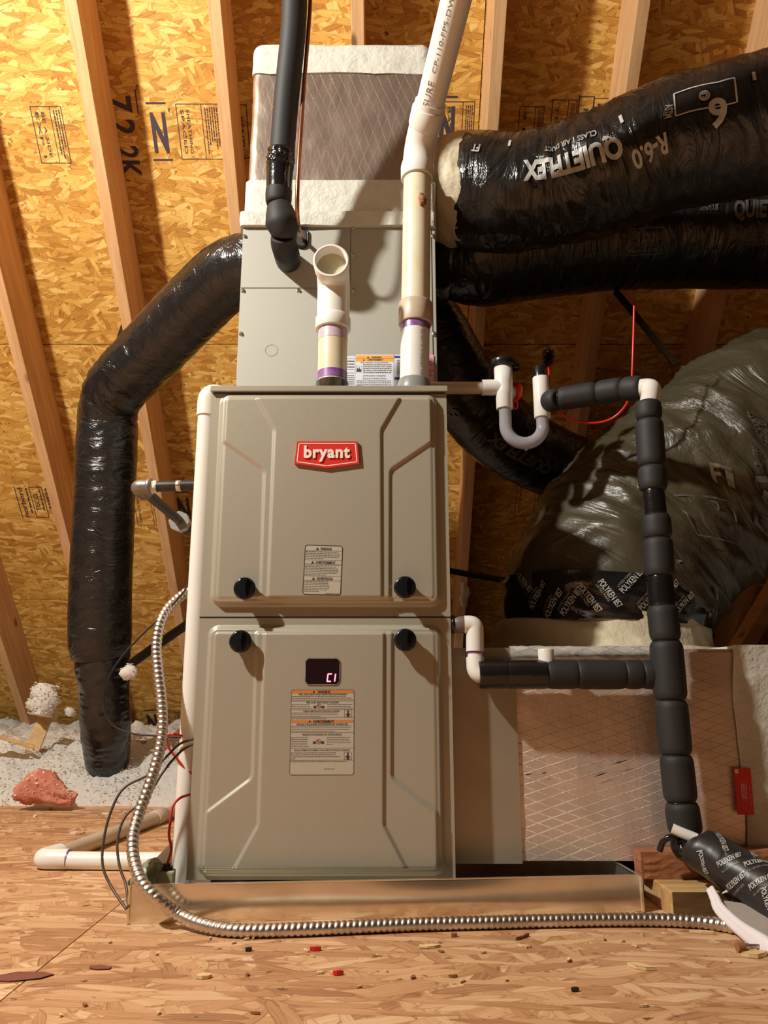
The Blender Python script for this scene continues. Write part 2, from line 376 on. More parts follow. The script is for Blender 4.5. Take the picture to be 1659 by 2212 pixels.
class Tube:
    def __init__(s, pts, r, ref=(0,-1,0), disp=None, flat=None):
        s.P = [Vector(p[:3]) for p in pts]
        s.R = [p[3] if len(p) > 3 else r for p in pts]
        s.ref = Vector(ref); s.disp = disp; s.S = [0.0]; s.flat = flat
        for i in range(1, len(s.P)): s.S.append(s.S[-1] + (s.P[i]-s.P[i-1]).length)
        s.T = []
        for i in range(len(s.P)):
            a = s.P[max(i-1,0)]; b_ = s.P[min(i+1,len(s.P)-1)]; s.T.append((b_-a).normalized())
        s.F = []
        for t in s.T:
            nrm = s.ref - t*s.ref.dot(t)
            nrm = nrm.normalized(); s.F.append((nrm, nrm.cross(t)))
        s.len = s.S[-1]
    def ring(s, i, a, ex=0):
        r = s.R[i] + ex
        if s.disp: r += s.disp(s.S[i], a)
        n_, b_ = s.F[i]
        return s.P[i] + (n_*math.cos(a) + b_*math.sin(a))*r
    def at(s, d, a, ex=0):
        d = max(0, min(s.len, d)); lo = 0; hi = len(s.S)-1
        while hi-lo > 1:
            m_ = (lo+hi)//2
            if s.S[m_] <= d: lo = m_
            else: hi = m_
        t = (d-s.S[lo])/max(1e-9, s.S[hi]-s.S[lo])
        return s.ring(lo, a, ex).lerp(s.ring(hi, a, ex), t)
    def mesh(s, mb, mat, segs=24, cap0=True, cap1=True, i0=0, i1=None, ex=0, wall=0):
        i1 = len(s.P)-1 if i1 is None else i1
        vs = []; fs = []; uv = []
        for i in range(i0, i1+1):
            for k in range(segs): vs.append(s.ring(i, 2*PI*k/segs + PI, ex))
        for i in range(i1-i0):
            u0, u1 = s.S[i+i0], s.S[i+i0+1]
            for k in range(segs):
                k2 = (k+1)%segs
                fs.append((i*segs+k, (i+1)*segs+k, (i+1)*segs+k2, i*segs+k2)); uv.append(((u0,k/segs),(u1,k/segs),(u1,(k+1)/segs),(u0,(k+1)/segs)))
        mb.add(vs, fs, mat, True, uv)
        n_ = (i1-i0)*segs
        if cap0: mb.add(vs[:segs], [tuple(range(segs))], mat)
        if cap1: mb.add(vs[n_:], [tuple(range(segs-1,-1,-1))], mat)
        return mb
def tube(pts, r, mat, segs=16, **kw):
    mb = MB(); Tube(pts, r, **kw).mesh(mb, mat, segs); return mb
def rod(mb, a, b, r, mat, segs=24, r2=None):
    a = Vector(a); b = Vector(b); mb.lathe(a, b-a, [(0, r), ((b-a).length, r if r2 is None else r2)], mat, segs)
def ringed(mb, a, b, r, mat, ch=0.0015, segs=28):    # plain sleeve with eased rims
    a = Vector(a); b = Vector(b); L = (b-a).length
    mb.lathe(a, b-a, [(0, r-ch), (ch, r), (L-ch, r), (L, r-ch)], mat, segs)

# ------------------------------------------------------------------ lettering
_tc = {}
def glyphs(txt, bold=0.0, space=1.0, ext=0.0):
    key = (txt, bold, space, ext)
    if key in _tc: return _tc[key]
    cu = bpy.data.curves.new('lettering', 'FONT'); cu.body = txt; cu.size = 1.0; cu.offset = bold; cu.space_character = space
    cu.resolution_u = 3; cu.extrude = ext
    ob = bpy.data.objects.new('lettering', cu)
    me = bpy.data.meshes.new_from_object(ob)
    vs = [tuple(v.co) for v in me.vertices]; fs = [tuple(p.vertices) for p in me.polygons]
    bpy.data.objects.remove(ob); bpy.data.curves.remove(cu); bpy.data.meshes.remove(me)
    xs = [v[0] for v in vs] or [0]; ys = [v[1] for v in vs] or [0]
    _tc[key] = (vs, fs, min(xs), max(xs), min(ys), max(ys))
    return _tc[key]
def text(mb, fr, txt, u, v, h, mat, wd=None, lift=0.0004, bold=0.0, rot=0.0, align='c', mirror=False, cap=None, depth=None, space=1.0):
    """lettering h tall (cap height) centred on (u, v) of a frame; wd squeezes it to a width"""
    vs, fs, x0, x1, y0, y1 = glyphs(txt, bold, space, 0.5 if depth else 0)
    hh = 0.72 if cap is None else cap
    sy = h/hh; sx = sy if wd is None else wd/(x1-x0)
    W = (x1-x0)*sx; off = {'c': -W/2, 'l': 0, 'r': -W}[align]
    cr, sr = math.cos(rot), math.sin(rot); out = []
    for x, y, z in vs:
        a = (x-x0)*sx + off; c = (y-0.36)*sy if cap is None else y*sy
        if mirror: a = -a
        out.append(fr(u + a*cr - c*sr, v + a*sr + c*cr, lift + ((z+0.5)*depth if depth else 0)))
    mb.add(out, fs, mat)
    return W
def rect(mb, fr, u0, v0, u1, v1, mat, lift=0.0003, thick=None):
    if thick: mb.prism([(u0,v0),(u1,v0),(u1,v1),(u0,v1)], lift, lift+thick, fr, mat)
    else: mb.add([fr(u0,v0,lift), fr(u1,v0,lift), fr(u1,v1,lift), fr(u0,v1,lift)], [(0,1,2,3)], mat)
def rrect(u0, v0, u1, v1, r, seg=5):
    pts = []
    for cx, cy, a0 in ((u1-r, v0+r, -PI/2), (u1-r, v1-r, 0), (u0+r, v1-r, PI/2), (u0+r, v0+r, PI)):
        for k in range(seg+1): a = a0 + PI/2*k/seg; pts.append((cx+r*math.cos(a), cy+r*math.sin(a)))
    return pts
def outline(mb, fr, pts, wdt, mat, lift=0.0003, closed=True):
    n = len(pts); rng = n if closed else n-1
    for i in range(rng):
        a = Vector(pts[i]); b_ = Vector(pts[(i+1)%n]); d = (b_-a)
        if d.length < 1e-7: continue
        nn = Vector((-d.y, d.x)).normalized()*wdt/2; e = d.normalized()*wdt*0.3
        q = [a-e-nn, b_+e-nn, b_+e+nn, a-e+nn]
        mb.add([fr(p.x, p.y, lift) for p in q], [(0,1,2,3)], mat)
def small_print(mb, fr, u0, u1, v, h, mat, rnd, lift=0.0004, last=1.0):
    u = u0; end = u0 + (u1-u0)*last
    while u < end - h:
        wl = min(h*(1.2+3.5*rnd.random()), end-u)
        rect(mb, fr, u, v-h/2, u+wl, v+h/2, mat, lift); u += wl + h*0.7
def triangle(mb, fr, u, v, s, mat, lift=0.0005):
    mb.add([fr(u-s*0.58, v-s/2, lift), fr(u+s*0.58, v-s/2, lift), fr(u, v+s/2, lift)], [(0,1,2)], mat)
def frame(O, U, V, rot=0.0):
    O = Vector(O); U = Vector(U).normalized(); V = Vector(V).normalized(); W = U.cross(V)
    if rot: U, V = U*math.cos(rot)+V*math.sin(rot), V*math.cos(rot)-U*math.sin(rot)
    return lambda u, v, d=0: O + U*u + V*v + W*d
def tube_frame(t, s0, a0, su=1, sv=1, r=None):       # lettering wrapped on a tube: u along it, v around it
    r = r or t.R[len(t.R)//2]
    return lambda u, v, d=0: t.at(s0 + su*u, a0 + sv*v/r, d)
def split_long(mb, maxlen):       # cuts long triangles so that print follows a curved skin
    pass

# ------------------------------------------------------------------ floor
mb = MB(); mb.box((-3.2,-5.5,-0.05), (4.5,4.4,-0.021), 'dark_gap')
floor = mb.build('floor', kind='structure', origin=(0,0,0))
FX = [-3.2, -1.654, -0.433, 0.788, 2.009, 3.2, 4.5]; FY = [-5.5, -2.4, 0.05, 2.50]
for j in range(3):
    for i in range(6):
        x0, x1 = FX[i]+0.001, FX[i+1]-0.001; y0, y1 = FY[j]+0.001, FY[j+1]-0.001
        m = MB(); m.box((x0,y0,-0.02), (x1,y1,0.0), 'osb_floor')
        p = m.build('osb_panel', floor); p['label'] = 'brown strand board floor panel'

# ------------------------------------------------------------------ roof: strand board sheets on sloping rafters
SL = math.radians(46.0); DEP = 0.184
RO = Vector((0, 4.29, 0)); RM = Matrix.Translation(RO) @ Matrix.Rotation(PI - SL, 4, 'X')
RI = RM.inverted()
def on_roof(px, py, lift=0.0):    # roof coordinates (x, up-slope, lift) of what is seen at a pixel
    t = (1106-py)/FOC; d = Vector(((px-829.5)/FOC, CT - t*ST, ST + t*CT))
    a = RI @ Vector((0,0,CAMZ)); b_ = RI.to_3x3() @ d
    k = (lift - a.z)/b_.z
    return a + b_*k
mb = MB(); mb.box((-3.2,-0.35,-0.03), (4.5,7.03,-0.014), 'dark_gap')
roof = mb.build('ceiling', kind='structure', origin=(0,0,0))
roof.matrix_world = RM
seam = on_roof(450, 744).y
ys = [seam + 1.222*k for k in (-2,-1,0,1,2,3,4,5)]
sheets = {}
for j in range(7):
    y0, y1 = ys[j]+0.0015, ys[j+1]-0.0015
    off = 0.314 if j % 2 else -0.9055
    for i in (-1,0,1,2):
        x0, x1 = off+2.44*i-1.22+0.0015, off+2.44*i+1.22-0.0015
        x0, x1 = max(x0,-3.2), min(x1,4.5)
        if x1 <= x0: continue
        m = MB(); m.box((x0,max(y0,-0.3),-0.012), (x1,min(y1,7.0),0.0), 'osb_roof')
        p = m.build('osb_panel', roof); sheets[(i,j)] = p
for k in range(-5, 13):
    x = -0.925 + 0.4145*k
    m = MB(); m.box((x,-0.2,0.0), (x+0.038,6.95,DEP), 'rafter_wood')
    m.build('rafter', roof, bevel=0.002)
# the rest of the attic shell behind the lens: far slope and the two gable walls
RG = 4.29 - 7.03*math.cos(SL); RH = 7.03*math.sin(SL)
m = MB(); m.add([(-3.2,RG,RH),(4.5,RG,RH),(4.5,-5.5,0),(-3.2,-5.5,0),(-3.2,RG,RH+0.02),(4.5,RG,RH+0.02),(4.5,-5.52,0),(-3.2,-5.52,0)], [(0,1,2,3),(7,6,5,4),(3,2,6,7),(0,4,5,1)], 'dim_boards')
m.build('ceiling', kind='structure', origin=(0,0,0))
for nm, x, s_ in (('wall_left',-3.2,-0.02),('wall_right',4.5,0.02)):
    m = MB(); q = [(x,4.29,0),(x,RG,RH),(x,-5.5,0)]; q2 = [(x+s_,a[1],a[2]) for a in q]
    m.add(q+q2, [(0,1,2),(5,4,3)], 'dim_boards'); m.build(nm, kind='structure', origin=(0,0,0))
# mill stamps printed on the sheets
def stamp(px, py, draw):
    p = on_roof(px, py); m = MB()
    fr = lambda u, v, d=0: Vector((p.x+u, p.y+v, d+0.0006))
    draw(m, fr)
    # the sheet it is printed on
    best = min(sheets.values(), key=lambda o: abs(p.y - sum(v.co.y for v in o.data.vertices)/8)*3 + abs(p.x - sum(v.co.x for v in o.data.vertices)/8))
    m.build('mill_stamp', best)
WLOC_ROOF = True
rs = random.Random(5)
VT = -PI/2
def lines_v(m, fr, u0, u1, v0, v1, n, ink='stamp_ink'):     # columns of small print that read downwards
    for k in range(n):
        u = u0 + (u1-u0)*(k+0.5)/n; g = lambda a, b_, d=0, u=u: fr(u + b_, -a, d)
        small_print(m, g, -v1, -v0, 0, (u1-u0)/n*0.42, ink, rs, last=0.7+0.3*rs.random())
def st_box(m, fr, words, w=0.12, h=0.17, cols=4):
    outline(m, fr, [(-w/2,-h/2),(w/2,-h/2),(w/2,h/2),(-w/2,h/2)], 0.0022, 'stamp_ink')
    outline(m, fr, [(0.012,-h/2),(0.012,h/2)], 0.0018, 'stamp_ink', closed=False)
    for k, wd in enumerate(words):
        text(m, fr, wd, -w/2+0.018+k*0.019, 0, 0.010, 'stamp_ink', rot=VT, wd=h*0.8)
    lines_v(m, fr, 0.02, w/2-0.004, -h/2+0.01, h/2-0.01, cols)
def st_n(m, fr):
    outline(m, fr, [(-0.032,0.085),(0.03,0.085)], 0.006, 'stamp_ink', closed=False)
    outline(m, fr, [(-0.032,-0.085),(0.03,-0.085)], 0.006, 'stamp_ink', closed=False)
    text(m, fr, 'N', 0, 0, 0.115, 'stamp_ink', wd=0.050, bold=0.04)
def st_num(m, fr):
    text(m, fr, '7.2', 0.0, 0.055, 0.075, 'stamp_ink', rot=VT, wd=0.115, bold=0.03)
    text(m, fr, '2K', 0.0, -0.085, 0.075, 'stamp_ink', rot=VT, wd=0.10, bold=0.025)
    outline(m, fr, [(0.055,0.13),(0.055,0.06)], 0.004, 'stamp_ink', closed=False)
def st_small(m, fr):
    text(m, fr, 'RENTI', 0, 0, 0.016, 'stamp_ink', rot=VT, wd=0.09, bold=0.02)
    outline(m, fr, [(-0.025,0.08),(0.022,0.08),(0.022,-0.08),(-0.025,-0.08)], 0.003, 'stamp_ink')
def st_nor(m, fr):
    outline(m, fr, [(-0.07,-0.08),(-0.07,0.08)], 0.003, 'stamp_ink', closed=False)
    text(m, fr, 'norbord', -0.05, 0, 0.020, 'stamp_ink', rot=PI/2, wd=0.145, bold=0.02)
    lines_v(m, fr, -0.03, -0.014, -0.07, 0.07, 1)
    outline(m, fr, [(-0.008,-0.075),(0.045,-0.075),(0.045,0.075),(-0.008,0.075)], 0.003, 'stamp_ink')
    text(m, fr, 'TECO', 0.010, 0, 0.020, 'stamp_ink', rot=PI/2, wd=0.085, bold=0.01)
    lines_v(m, fr, 0.026, 0.04, -0.06, 0.06, 1)
    lines_v(m, fr, 0.052, 0.085, -0.07, 0.07, 2)
for px, py, d in ((110,292,lambda m,f: st_box(m,f,['EXP 1','BE A SIDE'],0.10,0.17,3)), (270,290,st_num), (345,285,st_n),
                  (432,285,lambda m,f: st_box(m,f,['SPACED','SHEATHING'],0.14,0.165,6)), (522,285,st_small),
                  (990,275,lambda m,f: st_box(m,f,['RATED'],0.10,0.15,4)), (965,272,st_n),
                  (1145,285,lambda m,f: st_box(m,f,['9 E11'],0.08,0.15,4)), (1215,275,lambda m,f: st_box(m,f,['TECO'],0.08,0.16,4)), (1262,268,st_small),
                  (1300,268,lambda m,f: st_box(m,f,['NT'],0.07,0.15,3)),
                  (75,1085,st_nor), (398,1100,st_n), (322,1100,lambda m,f: st_box(m,f,['SHEATHING'],0.12,0.16,5)),
                  (330,1560,st_n), (375,1555,lambda m,f: st_box(m,f,['FACE'],0.08,0.14,4)),
                  (1150,1080,lambda m,f: st_box(m,f,['RATED'],0.14,0.16,6)), (1245,1080,st_n)):
    stamp(px, py, d)

# ------------------------------------------------------------------ loose insulation behind the floor edge
def hmap(x, y):
    rise = max(0.0, min(1.0, (y-2.45)/0.24)); h = 0.165*(rise**0.8)
    n1 = noise.noise(Vector((x*2.1, y*2.1, 0.3))); n2 = noise.noise(Vector((x*6.5, y*6.5, 2.3)))
    n3 = noise.noise(Vector((x*19, y*19, 5.1))); n4 = noise.noise(Vector((x*48, y*48, 7.7)))
    h = h*(1+0.16*n1+0.10*n2) + rise*(0.030*n2 + 0.028*n3) + (0.35+0.65*rise)*0.019*n4
    return h - 0.012*(1-rise)
m = MB(); X0, X1, Y0, Y1, st = -2.3, 0.3, 2.44, 4.05, 0.0125
nx = int((X1-X0)/st); ny = int((Y1-Y0)/st)
vs = []
for j in range(ny+1):
    for i in range(nx+1):
        x = X0+i*st; y = Y0+j*st
        vs.append((x + 0.008*noise.noise(Vector((x*40,y*40,9))), y + 0.035*noise.noise(Vector((x*7,0.5,3)))*(1 if j < 12 else 0) , hmap(x,y)))
m.add(vs, [(j*(nx+1)+i, j*(nx+1)+i+1, (j+1)*(nx+1)+i+1, (j+1)*(nx+1)+i) for j in range(ny) for i in range(nx)], 'insulation', True)
rt = random.Random(21)
def tufts(m, n, pick, s0, s1, mat='insulation'):
    s1 = s0+(s1-s0)*0.8
    for _ in range(n):
        c = pick(); s = s0 + (s1-s0)*rt.random()
        R = Matrix.Rotation(rt.random()*6.28, 3, 'Z') @ Matrix.Rotation(rt.random()*6.28, 3, 'X')
        q = [Vector((rt.uniform(-1,1), rt.uniform(-0.5,0.5), rt.uniform(-0.35,0.35)))*s for _ in range(5)]
        q = [c + R @ v for v in q]
        m.add(q, [(0,1,2),(0,2,3),(0,3,1),(1,4,2),(2,4,3)], mat)
def pk():
    x = rt.uniform(-2.1, 0.2); y = 2.46 + abs(rt.gauss(0, 0.35)); return Vector((x, min(y,3.9), hmap(x, min(y,3.9)) + rt.uniform(-0.002,0.012)))
tufts(m, 15000, pk, 0.003, 0.010)
m.build('loose_insulation', label='mound of loose white blown insulation behind the floor edge', cat='insulation', kind='stuff')

# little wads of the same stuff caught here and there
def wad(name, pts, rad, n, label, cat='insulation', mat='insulation', s=(0.004,0.013)):
    m = MB()
    P = spline(pts, 0.01)
    t = Tube([(p[0],p[1],p[2]) for p in P], rad, ref=(0.3,-1,0.2), disp=lambda s_, a: rad*0.5*noise.noise(Vector((s_*45, math.cos(a)*1.8, math.sin(a)*1.8))))
    for i in range(len(t.R)): t.R[i] = rad*(0.45+0.55*math.sin(PI*min(0.93,max(0.12,i/max(1,len(t.R)-1)))))
    t.mesh(m, mat, 14)
    tufts(m, n, lambda: t.at(rt.random()*t.len, rt.random()*6.28, rt.uniform(-0.004, 0.004)), s[0], s[1], mat)
    return m.build(name, label=label, cat=cat)
D = 2.72
wad('insulation_wad', [at(85,1545,D-0.05), at(95,1510,D-0.04), at(103,1480,D-0.03)], 0.045, 420, 'tall wad of white insulation stuck on the leaning wood stub')
wad('insulation_wad', [at(262,1458,2.32), at(278,1452,2.32), at(294,1455,2.32)], 0.020, 90, 'small wisp of white insulation on the black duct beside the thin black wire', s=(0.003,0.01))
wad('insulation_wad', [at(148,1545,3.2), at(155,1530,3.2)], 0.022, 60, 'small white insulation tuft stuck to the roof board left of the black duct')
wad('insulation_wad', [at(1002,1258,2.4), at(1004,1280,2.4), at(1001,1310,2.4)], 0.013, 60, 'white insulation shreds hanging on the rafter right of the furnace', s=(0.003,0.01))

# pink batt scrap on the floor edge
m = MB()
P = [at(52,1712,2.40), at(85,1700,2.38), at(120,1712,2.37), at(158,1728,2.36)]
t = Tube([(p.x,p.y,p.z,r) for p, r in zip(P,(0.035,0.045,0.038,0.018))], 0.03) if False else None
pp = spline([(*P[0],0.036),(*P[1],0.044),(*P[2],0.036),(*P[3],0.014)], 0.008)
t = Tube(pp, 0.03, disp=lambda s_, a: 0.014*noise.noise(Vector((s_*14, math.cos(a)*1.6, math.sin(a)*1.6)))+0.006*noise.noise(Vector((s_*50, math.cos(a)*4, math.sin(a)*4))))
t.mesh(m, 'pink_batt', 28)
for v_i, v in enumerate(m.v): m.v[v_i] = (v[0], v[1], max(0.001, v[2]))
pb = m.build('insulation_scrap', label='torn scrap of pink fibreglass batt lying at the floor edge', cat='insulation')
m = MB(); tufts(m, 100, lambda: t.at(rt.random()*t.len, rt.uniform(-0.3,1.5), 0.002), 0.004, 0.010, 'insulation')
m.build('white_fluff', pb, label='white fluff on the pink scrap')
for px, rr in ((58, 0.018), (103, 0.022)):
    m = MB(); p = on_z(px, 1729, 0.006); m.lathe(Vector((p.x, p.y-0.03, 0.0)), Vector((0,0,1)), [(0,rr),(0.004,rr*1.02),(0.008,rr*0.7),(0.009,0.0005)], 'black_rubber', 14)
    m.build('dark_disc', pb, label='flat dark disc under the scrap')  # flat black discs laid low under the scrap

# wood stub and battens on the insulation
def beam(name, a, b, w, h, mat, label=None, cat=None, parent=None, up=(0,0,1), bev=0.0015, group=None):
    a = Vector(a); b = Vector(b); X = (b-a).normalized(); Z = Vector(up); Y = Z.cross(X).normalized(); Z = X.cross(Y)
    L = (b-a).length; m = MB(); q = []
    for x in (0, L):
        for y, z in ((-w/2,-h/2),(w/2,-h/2),(w/2,h/2),(-w/2,h/2)): q.append(a + X*x + Y*y + Z*z)
    m.add(q, [(3,2,1,0),(4,5,6,7),(0,1,5,4),(1,2,6,5),(2,3,7,6),(3,0,4,7)], mat)
    return m.build(name, parent, label=label, cat=cat, bevel=bev, group=group)
beam('wood_stub', at(68,1625,2.70), at(106,1530,2.74), 0.045, 0.04, 'pale_wood', 'short leaning pale wood stub topped with insulation at the far left', 'wood', up=(0.4,-1,0.2))
beam('wood_batten', at(-60,1575,2.55), at(74,1614,2.62), 0.030, 0.010, 'pale_wood', 'thin pale batten lying across the white insulation at the left edge', 'wood')
beam('wood_block', at(284,1625,2.75), at(310,1625,2.74), 0.04, 0.075, 'red_wood', 'reddish wood end half buried in insulation behind the taped duct end', 'wood')

# ------------------------------------------------------------------ furnace
FXL, FXR, FY0, FY1, FZ0, FZ1 = -0.3262, 0.1182, 1.372, 2.10, 0.0358, 0.9020
FC = (FXL+FXR)/2; HW = (FXR-FXL)/2
furn = thing('furnace', (FC, (FY0+FY1)/2, FZ0), 'tall taupe metal gas furnace with two embossed doors standing in the metal pan', 'furnace')
m = MB()
m.box((FXL,FY0+0.014,FZ0), (FXR,FY1,FZ1), 'furnace_paint')
m.box((FXL-0.002,FY0-0.009,FZ1-0.0105), (FXR+0.002,FY0+0.02,FZ1+0.0005), 'furnace_paint')
m.box((FXL+0.003,FY0-0.003,FZ1-0.0127), (FXR-0.003,FY0+0.02,FZ1-0.0104), 'dark_gap')  # dark coloured strip stands in for the shadow line under the top rail
m.box((FXL-0.0015,FY0-0.001,0.4665), (FXR+0.0015,FY0+0.016,0.4690), 'dark_gap')
m.build('casing', furn, bevel=0.0015)
m = MB()
m.box((FXL+0.03,FY0+0.05,0.0075), (FXL+0.09,FY1-0.05,FZ0), 'black_rubber'); m.box((FXR-0.09,FY0+0.05,0.0075), (FXR-0.03,FY1-0.05,FZ0), 'black_rubber')
m.build('base_rail', furn)
def smooth01(x): x = max(0.0, min(1.0, x)); return x*x*(3-2*x)
def rr_dist(u, v, hw, v0, v1, r):        # signed distance into a rounded rectangle
    cx, cy = abs(u), v - (v0+v1)/2; hh = (v1-v0)/2
    dx, dy = cx-(hw-r), abs(cy)-(hh-r)
    return -(math.hypot(max(dx,0), max(dy,0)) + min(max(dx,dy),0) - r)
def door(z0, z1, f0, f1, cfun, sfun, label, tabs):
    m = MB(); st = 0.0021; nu = int(2*HW/st); nv = int((z1-z0)/st)
    vs = []
    for j in range(nv+1):
        z = z0 + (z1-z0)*j/nv
        for i in range(nu+1):
            u = -HW + 2*HW*i/nu
            d = rr_dist(u, z, 0.2035, f0, f1, 0.017)
            h = 0.0115*smooth01((d+0.002)/0.0075) + 0.0018*smooth01((d-0.0095)/0.004)
            ins = smooth01((d-0.008)/0.006)
            c, cs = cfun(z); s_, ss = sfun(z)
            h += ins*(0.0042*smooth01(((c-abs(u))*cs)/0.0050+0.5) + 0.0042*smooth01(((s_-abs(u))*ss)/0.0050+0.5))
            vs.append((FC+u, FY0 - h + 0.0, z))
    W1 = nu+1
    m.add(vs, [(j*W1+i, j*W1+i+1, (j+1)*W1+i+1, (j+1)*W1+i) for j in range(nv) for i in range(nu)], 'furnace_paint', True)
    # returned flanges of the sheet
    yb = FY0+0.013
    for (a, b_, c, d) in (((FC-HW,FY0,z0),(FC-HW,FY0,z1),(FC-HW,yb,z1),(FC-HW,yb,z0)), ((FC+HW,FY0,z1),(FC+HW,FY0,z0),(FC+HW,yb,z0),(FC+HW,yb,z1)),
                          ((FC-HW,FY0,z1),(FC+HW,FY0,z1),(FC+HW,yb,z1),(FC-HW,yb,z1)), ((FC+HW,FY0,z0),(FC-HW,FY0,z0),(FC-HW,yb,z0),(FC+HW,yb,z0))):
        m.add([a,b_,c,d], [(0,1,2,3)], 'furnace_paint')
    return m.build('door_panel', furn, label=label)
def seg(v, pts):                          # half width of a crease at height v and the cosine of its slope
    for (v0, w0), (v1, w1) in zip(pts, pts[1:]):
        if v <= v1: 
            t = (v-v0)/(v1-v0) if v1 > v0 else 0; t = max(0, t)
            k = (w1-w0)/(v1-v0) if v1 > v0 else 0
            return w0+(w1-w0)*t, 1/math.sqrt(1+k*k)
    return pts[-1][1], 1
def knee(pts, r=0.016):                   # eases the corners of the crease
    P = fillet([(0, b_, a) for a, b_ in pts], r, 6); return [(p.z, p.y) for p in P]
H = CAMZ
up_c = knee([(H+0.10,0.101),(H+0.468,0.099),(H+0.56,0.150)]); up_s = knee([(H+0.10,0.114),(H+0.392,0.1155),(H+0.455,0.205),(H+0.50,0.270)])
lo_c = knee([(H-0.33,0.166),(H-0.217,0.1036),(H+0.12,0.1046)]); lo_s = knee([(H-0.25,0.258),(H-0.209,0.206),(H-0.1437,0.117),(H+0.12,0.119)])
door_u = door(0.4692, 0.8895, H+0.1465, H+0.5435, lambda z: seg(z,up_c), lambda z: seg(z,up_s), 'upper door with the red badge', 0)
door_l = door(0.0368, 0.4663, H-0.2965, H+0.1085, lambda z: seg(z,lo_c), lambda z: seg(z,lo_s), 'lower door with the dark display window', 0)
FD = lambda y: (lambda u, v, d=0: Vector((FC+u, y-d, v)))
def knob(u, z, parent):
    m = MB(); c = Vector((FC+u, FY0-0.0133, z)); A = Vector((0,-1,0))
    m.lathe(c, A, [(0,0.0155),(0.014,0.0165),(0.0175,0.0190),(0.0215,0.0196),(0.0245,0.0188),(0.0262,0.0165),(0.0264,0.0001)], 'black_knob', 36)
    fr = FD(FY0-0.0133-0.0255)
    pts = []
    for k in range(9): t = -1+2*k/8; pts.append((u+0.0030+0.0036*t*t, z+0.0172*t))
    for k in range(9): t = 1-2*k/8; pts.append((u-0.0030-0.0036*t*t, z+0.0172*t))
    m.prism(pts, 0, 0.006, fr, 'black_knob')
    m.build('knob', parent, bevel=0.0008)
for u, z in ((-0.139,H+0.172),(0.1405,H+0.174)): knob(u, z, door_u)
for u, z in ((-0.1425,H+0.0805),(0.1405,H+0.083)): knob(u, z, door_l)
YF = FY0 - 0.0217                          # outer face of the raised middle of a door
# badge
m = MB(); fr = FD(YF); z0 = H+0.401; z1 = H+0.4435; zt = H+0.3925
def badge(k, ex=0): return [(-0.0552+k*0.9+ex*0, z1-k), (0.0552-k*0.9, z1-k), (0.0592-k*1.1, z0+k*0.8), (0, zt+k), (-0.0592+k*1.1, z0+k*0.8)]
m.prism(badge(0), 0, 0.0055, fr, 'badge_red')
outline(m, fr, badge(0.0042), 0.0016, 'badge_white', 0.0058)
ot = badge(0.0042); 
m.prism(badge(0.0012), 0.0055, 0.0064, fr, 'badge_red') if False else None
text(m, fr, 'bryant', 0, H+0.4236, 0.0225, 'badge_white', wd=0.084, lift=0.0055, bold=0.034, depth=0.0022, space=1.10)
m.build('badge', door_u, label='red badge with white raised lettering bryant')
# data label on the upper door
rl = random.Random(3)
def body(m, fr, u0, u1, v0, v1, n, ink='soft_ink', last=0.6, k=0.42):
    for i in range(n):
        small_print(m, fr, u0, u1, v1-(v1-v0)*(i+0.5)/n, (v1-v0)/n*k, ink, rl, last=last if i == n-1 else 0.88+0.12*rl.random())
c = Vector((FC-0.0045, YF, H+0.2065))
fr = frame(c, (1,0,0), (0,0,1), rot=-0.03)
W_, H_ = 0.0338, 0.0445
m = MB(); m.prism(rrect(-W_,-H_,W_,H_,0.005), 0, 0.0003, fr, 'label_beige')
outline(m, fr, rrect(-W_+0.0006,-H_+0.0006,W_-0.0006,H_-0.0006,0.005), 0.0012, 'ink', 0.0006)
vv = [(0.0380,'WARNING',0.020,0.0050), (0.0135,'AVERTISSEMENT',0.035,0.0046), (-0.0155,'ADVERTENCIA',0.029,0.0046)]
for v, wd, wt, h in vv:
    text(m, fr, wd, 0.004, v, h, 'ink', wd=wt, lift=0.0008, bold=0.02); triangle(m, fr, 0.004-wt/2-0.005, v, 0.005, 'ink')
for v in (0.0345, 0.0175, 0.0102, -0.0112, -0.0190): rect(m, fr, -W_, v-0.0002, W_, v+0.0002, 'ink', 0.0006)
body(m, fr, -W_+0.002, W_-0.002, 0.0185, 0.0338, 5, last=0.5); body(m, fr, -W_+0.002, W_-0.003, -0.0105, 0.0096, 7); body(m, fr, -W_+0.002, W_-0.018, -0.0400, -0.0196, 7)
small_print(m, fr, 0.006, W_-0.003, -0.0418, 0.0011, 'soft_ink', rl, lift=0.0008)
m.build('warning_label', door_u, label='rounded beige label in three languages')
# display window
m = MB(); fr = FD(YF); wc = -0.0015; wz = (H+0.0305)
m.prism(rrect(wc-0.0298,wz-0.0222,wc+0.0298,wz+0.0222,0.0085,8), 0, 0.0012, fr, 'window_dark')
outline(m, fr, rrect(wc-0.0298,wz-0.0222,wc+0.0298,wz+0.0222,0.0085,8), 0.0012, 'furnace_paint', 0.0013)
def digit(m, cx, cz, segs_):
    hw, hh, t = 0.0032, 0.0062, 0.0022
    S_ = {'t':((-hw,hh),(hw,hh)), 'b':((-hw,-hh),(hw,-hh)), 'tl':((-hw,0),(-hw,hh)), 'bl':((-hw,-hh),(-hw,0)), 'tr':((hw,0),(hw,hh)), 'br':((hw,-hh),(hw,0))}
    for k in segs_:
        (a, b_), (c_, d_) = S_[k]; L = Vector((c_-a, d_-b_)); e = L.normalized()*0.0005
        outline(m, lambda u, v, d=0: fr(cx+u+0.12*v, cz+v, d), [(a+e.x,b_+e.y),(c_-e.x,d_-e.y)], t, 'led_red', 0.0016, closed=False)
digit(m, wc+0.0120, wz-0.0105, ['t','tl','bl','b']); digit(m, wc+0.0185, wz-0.0105, ['tr','br'])
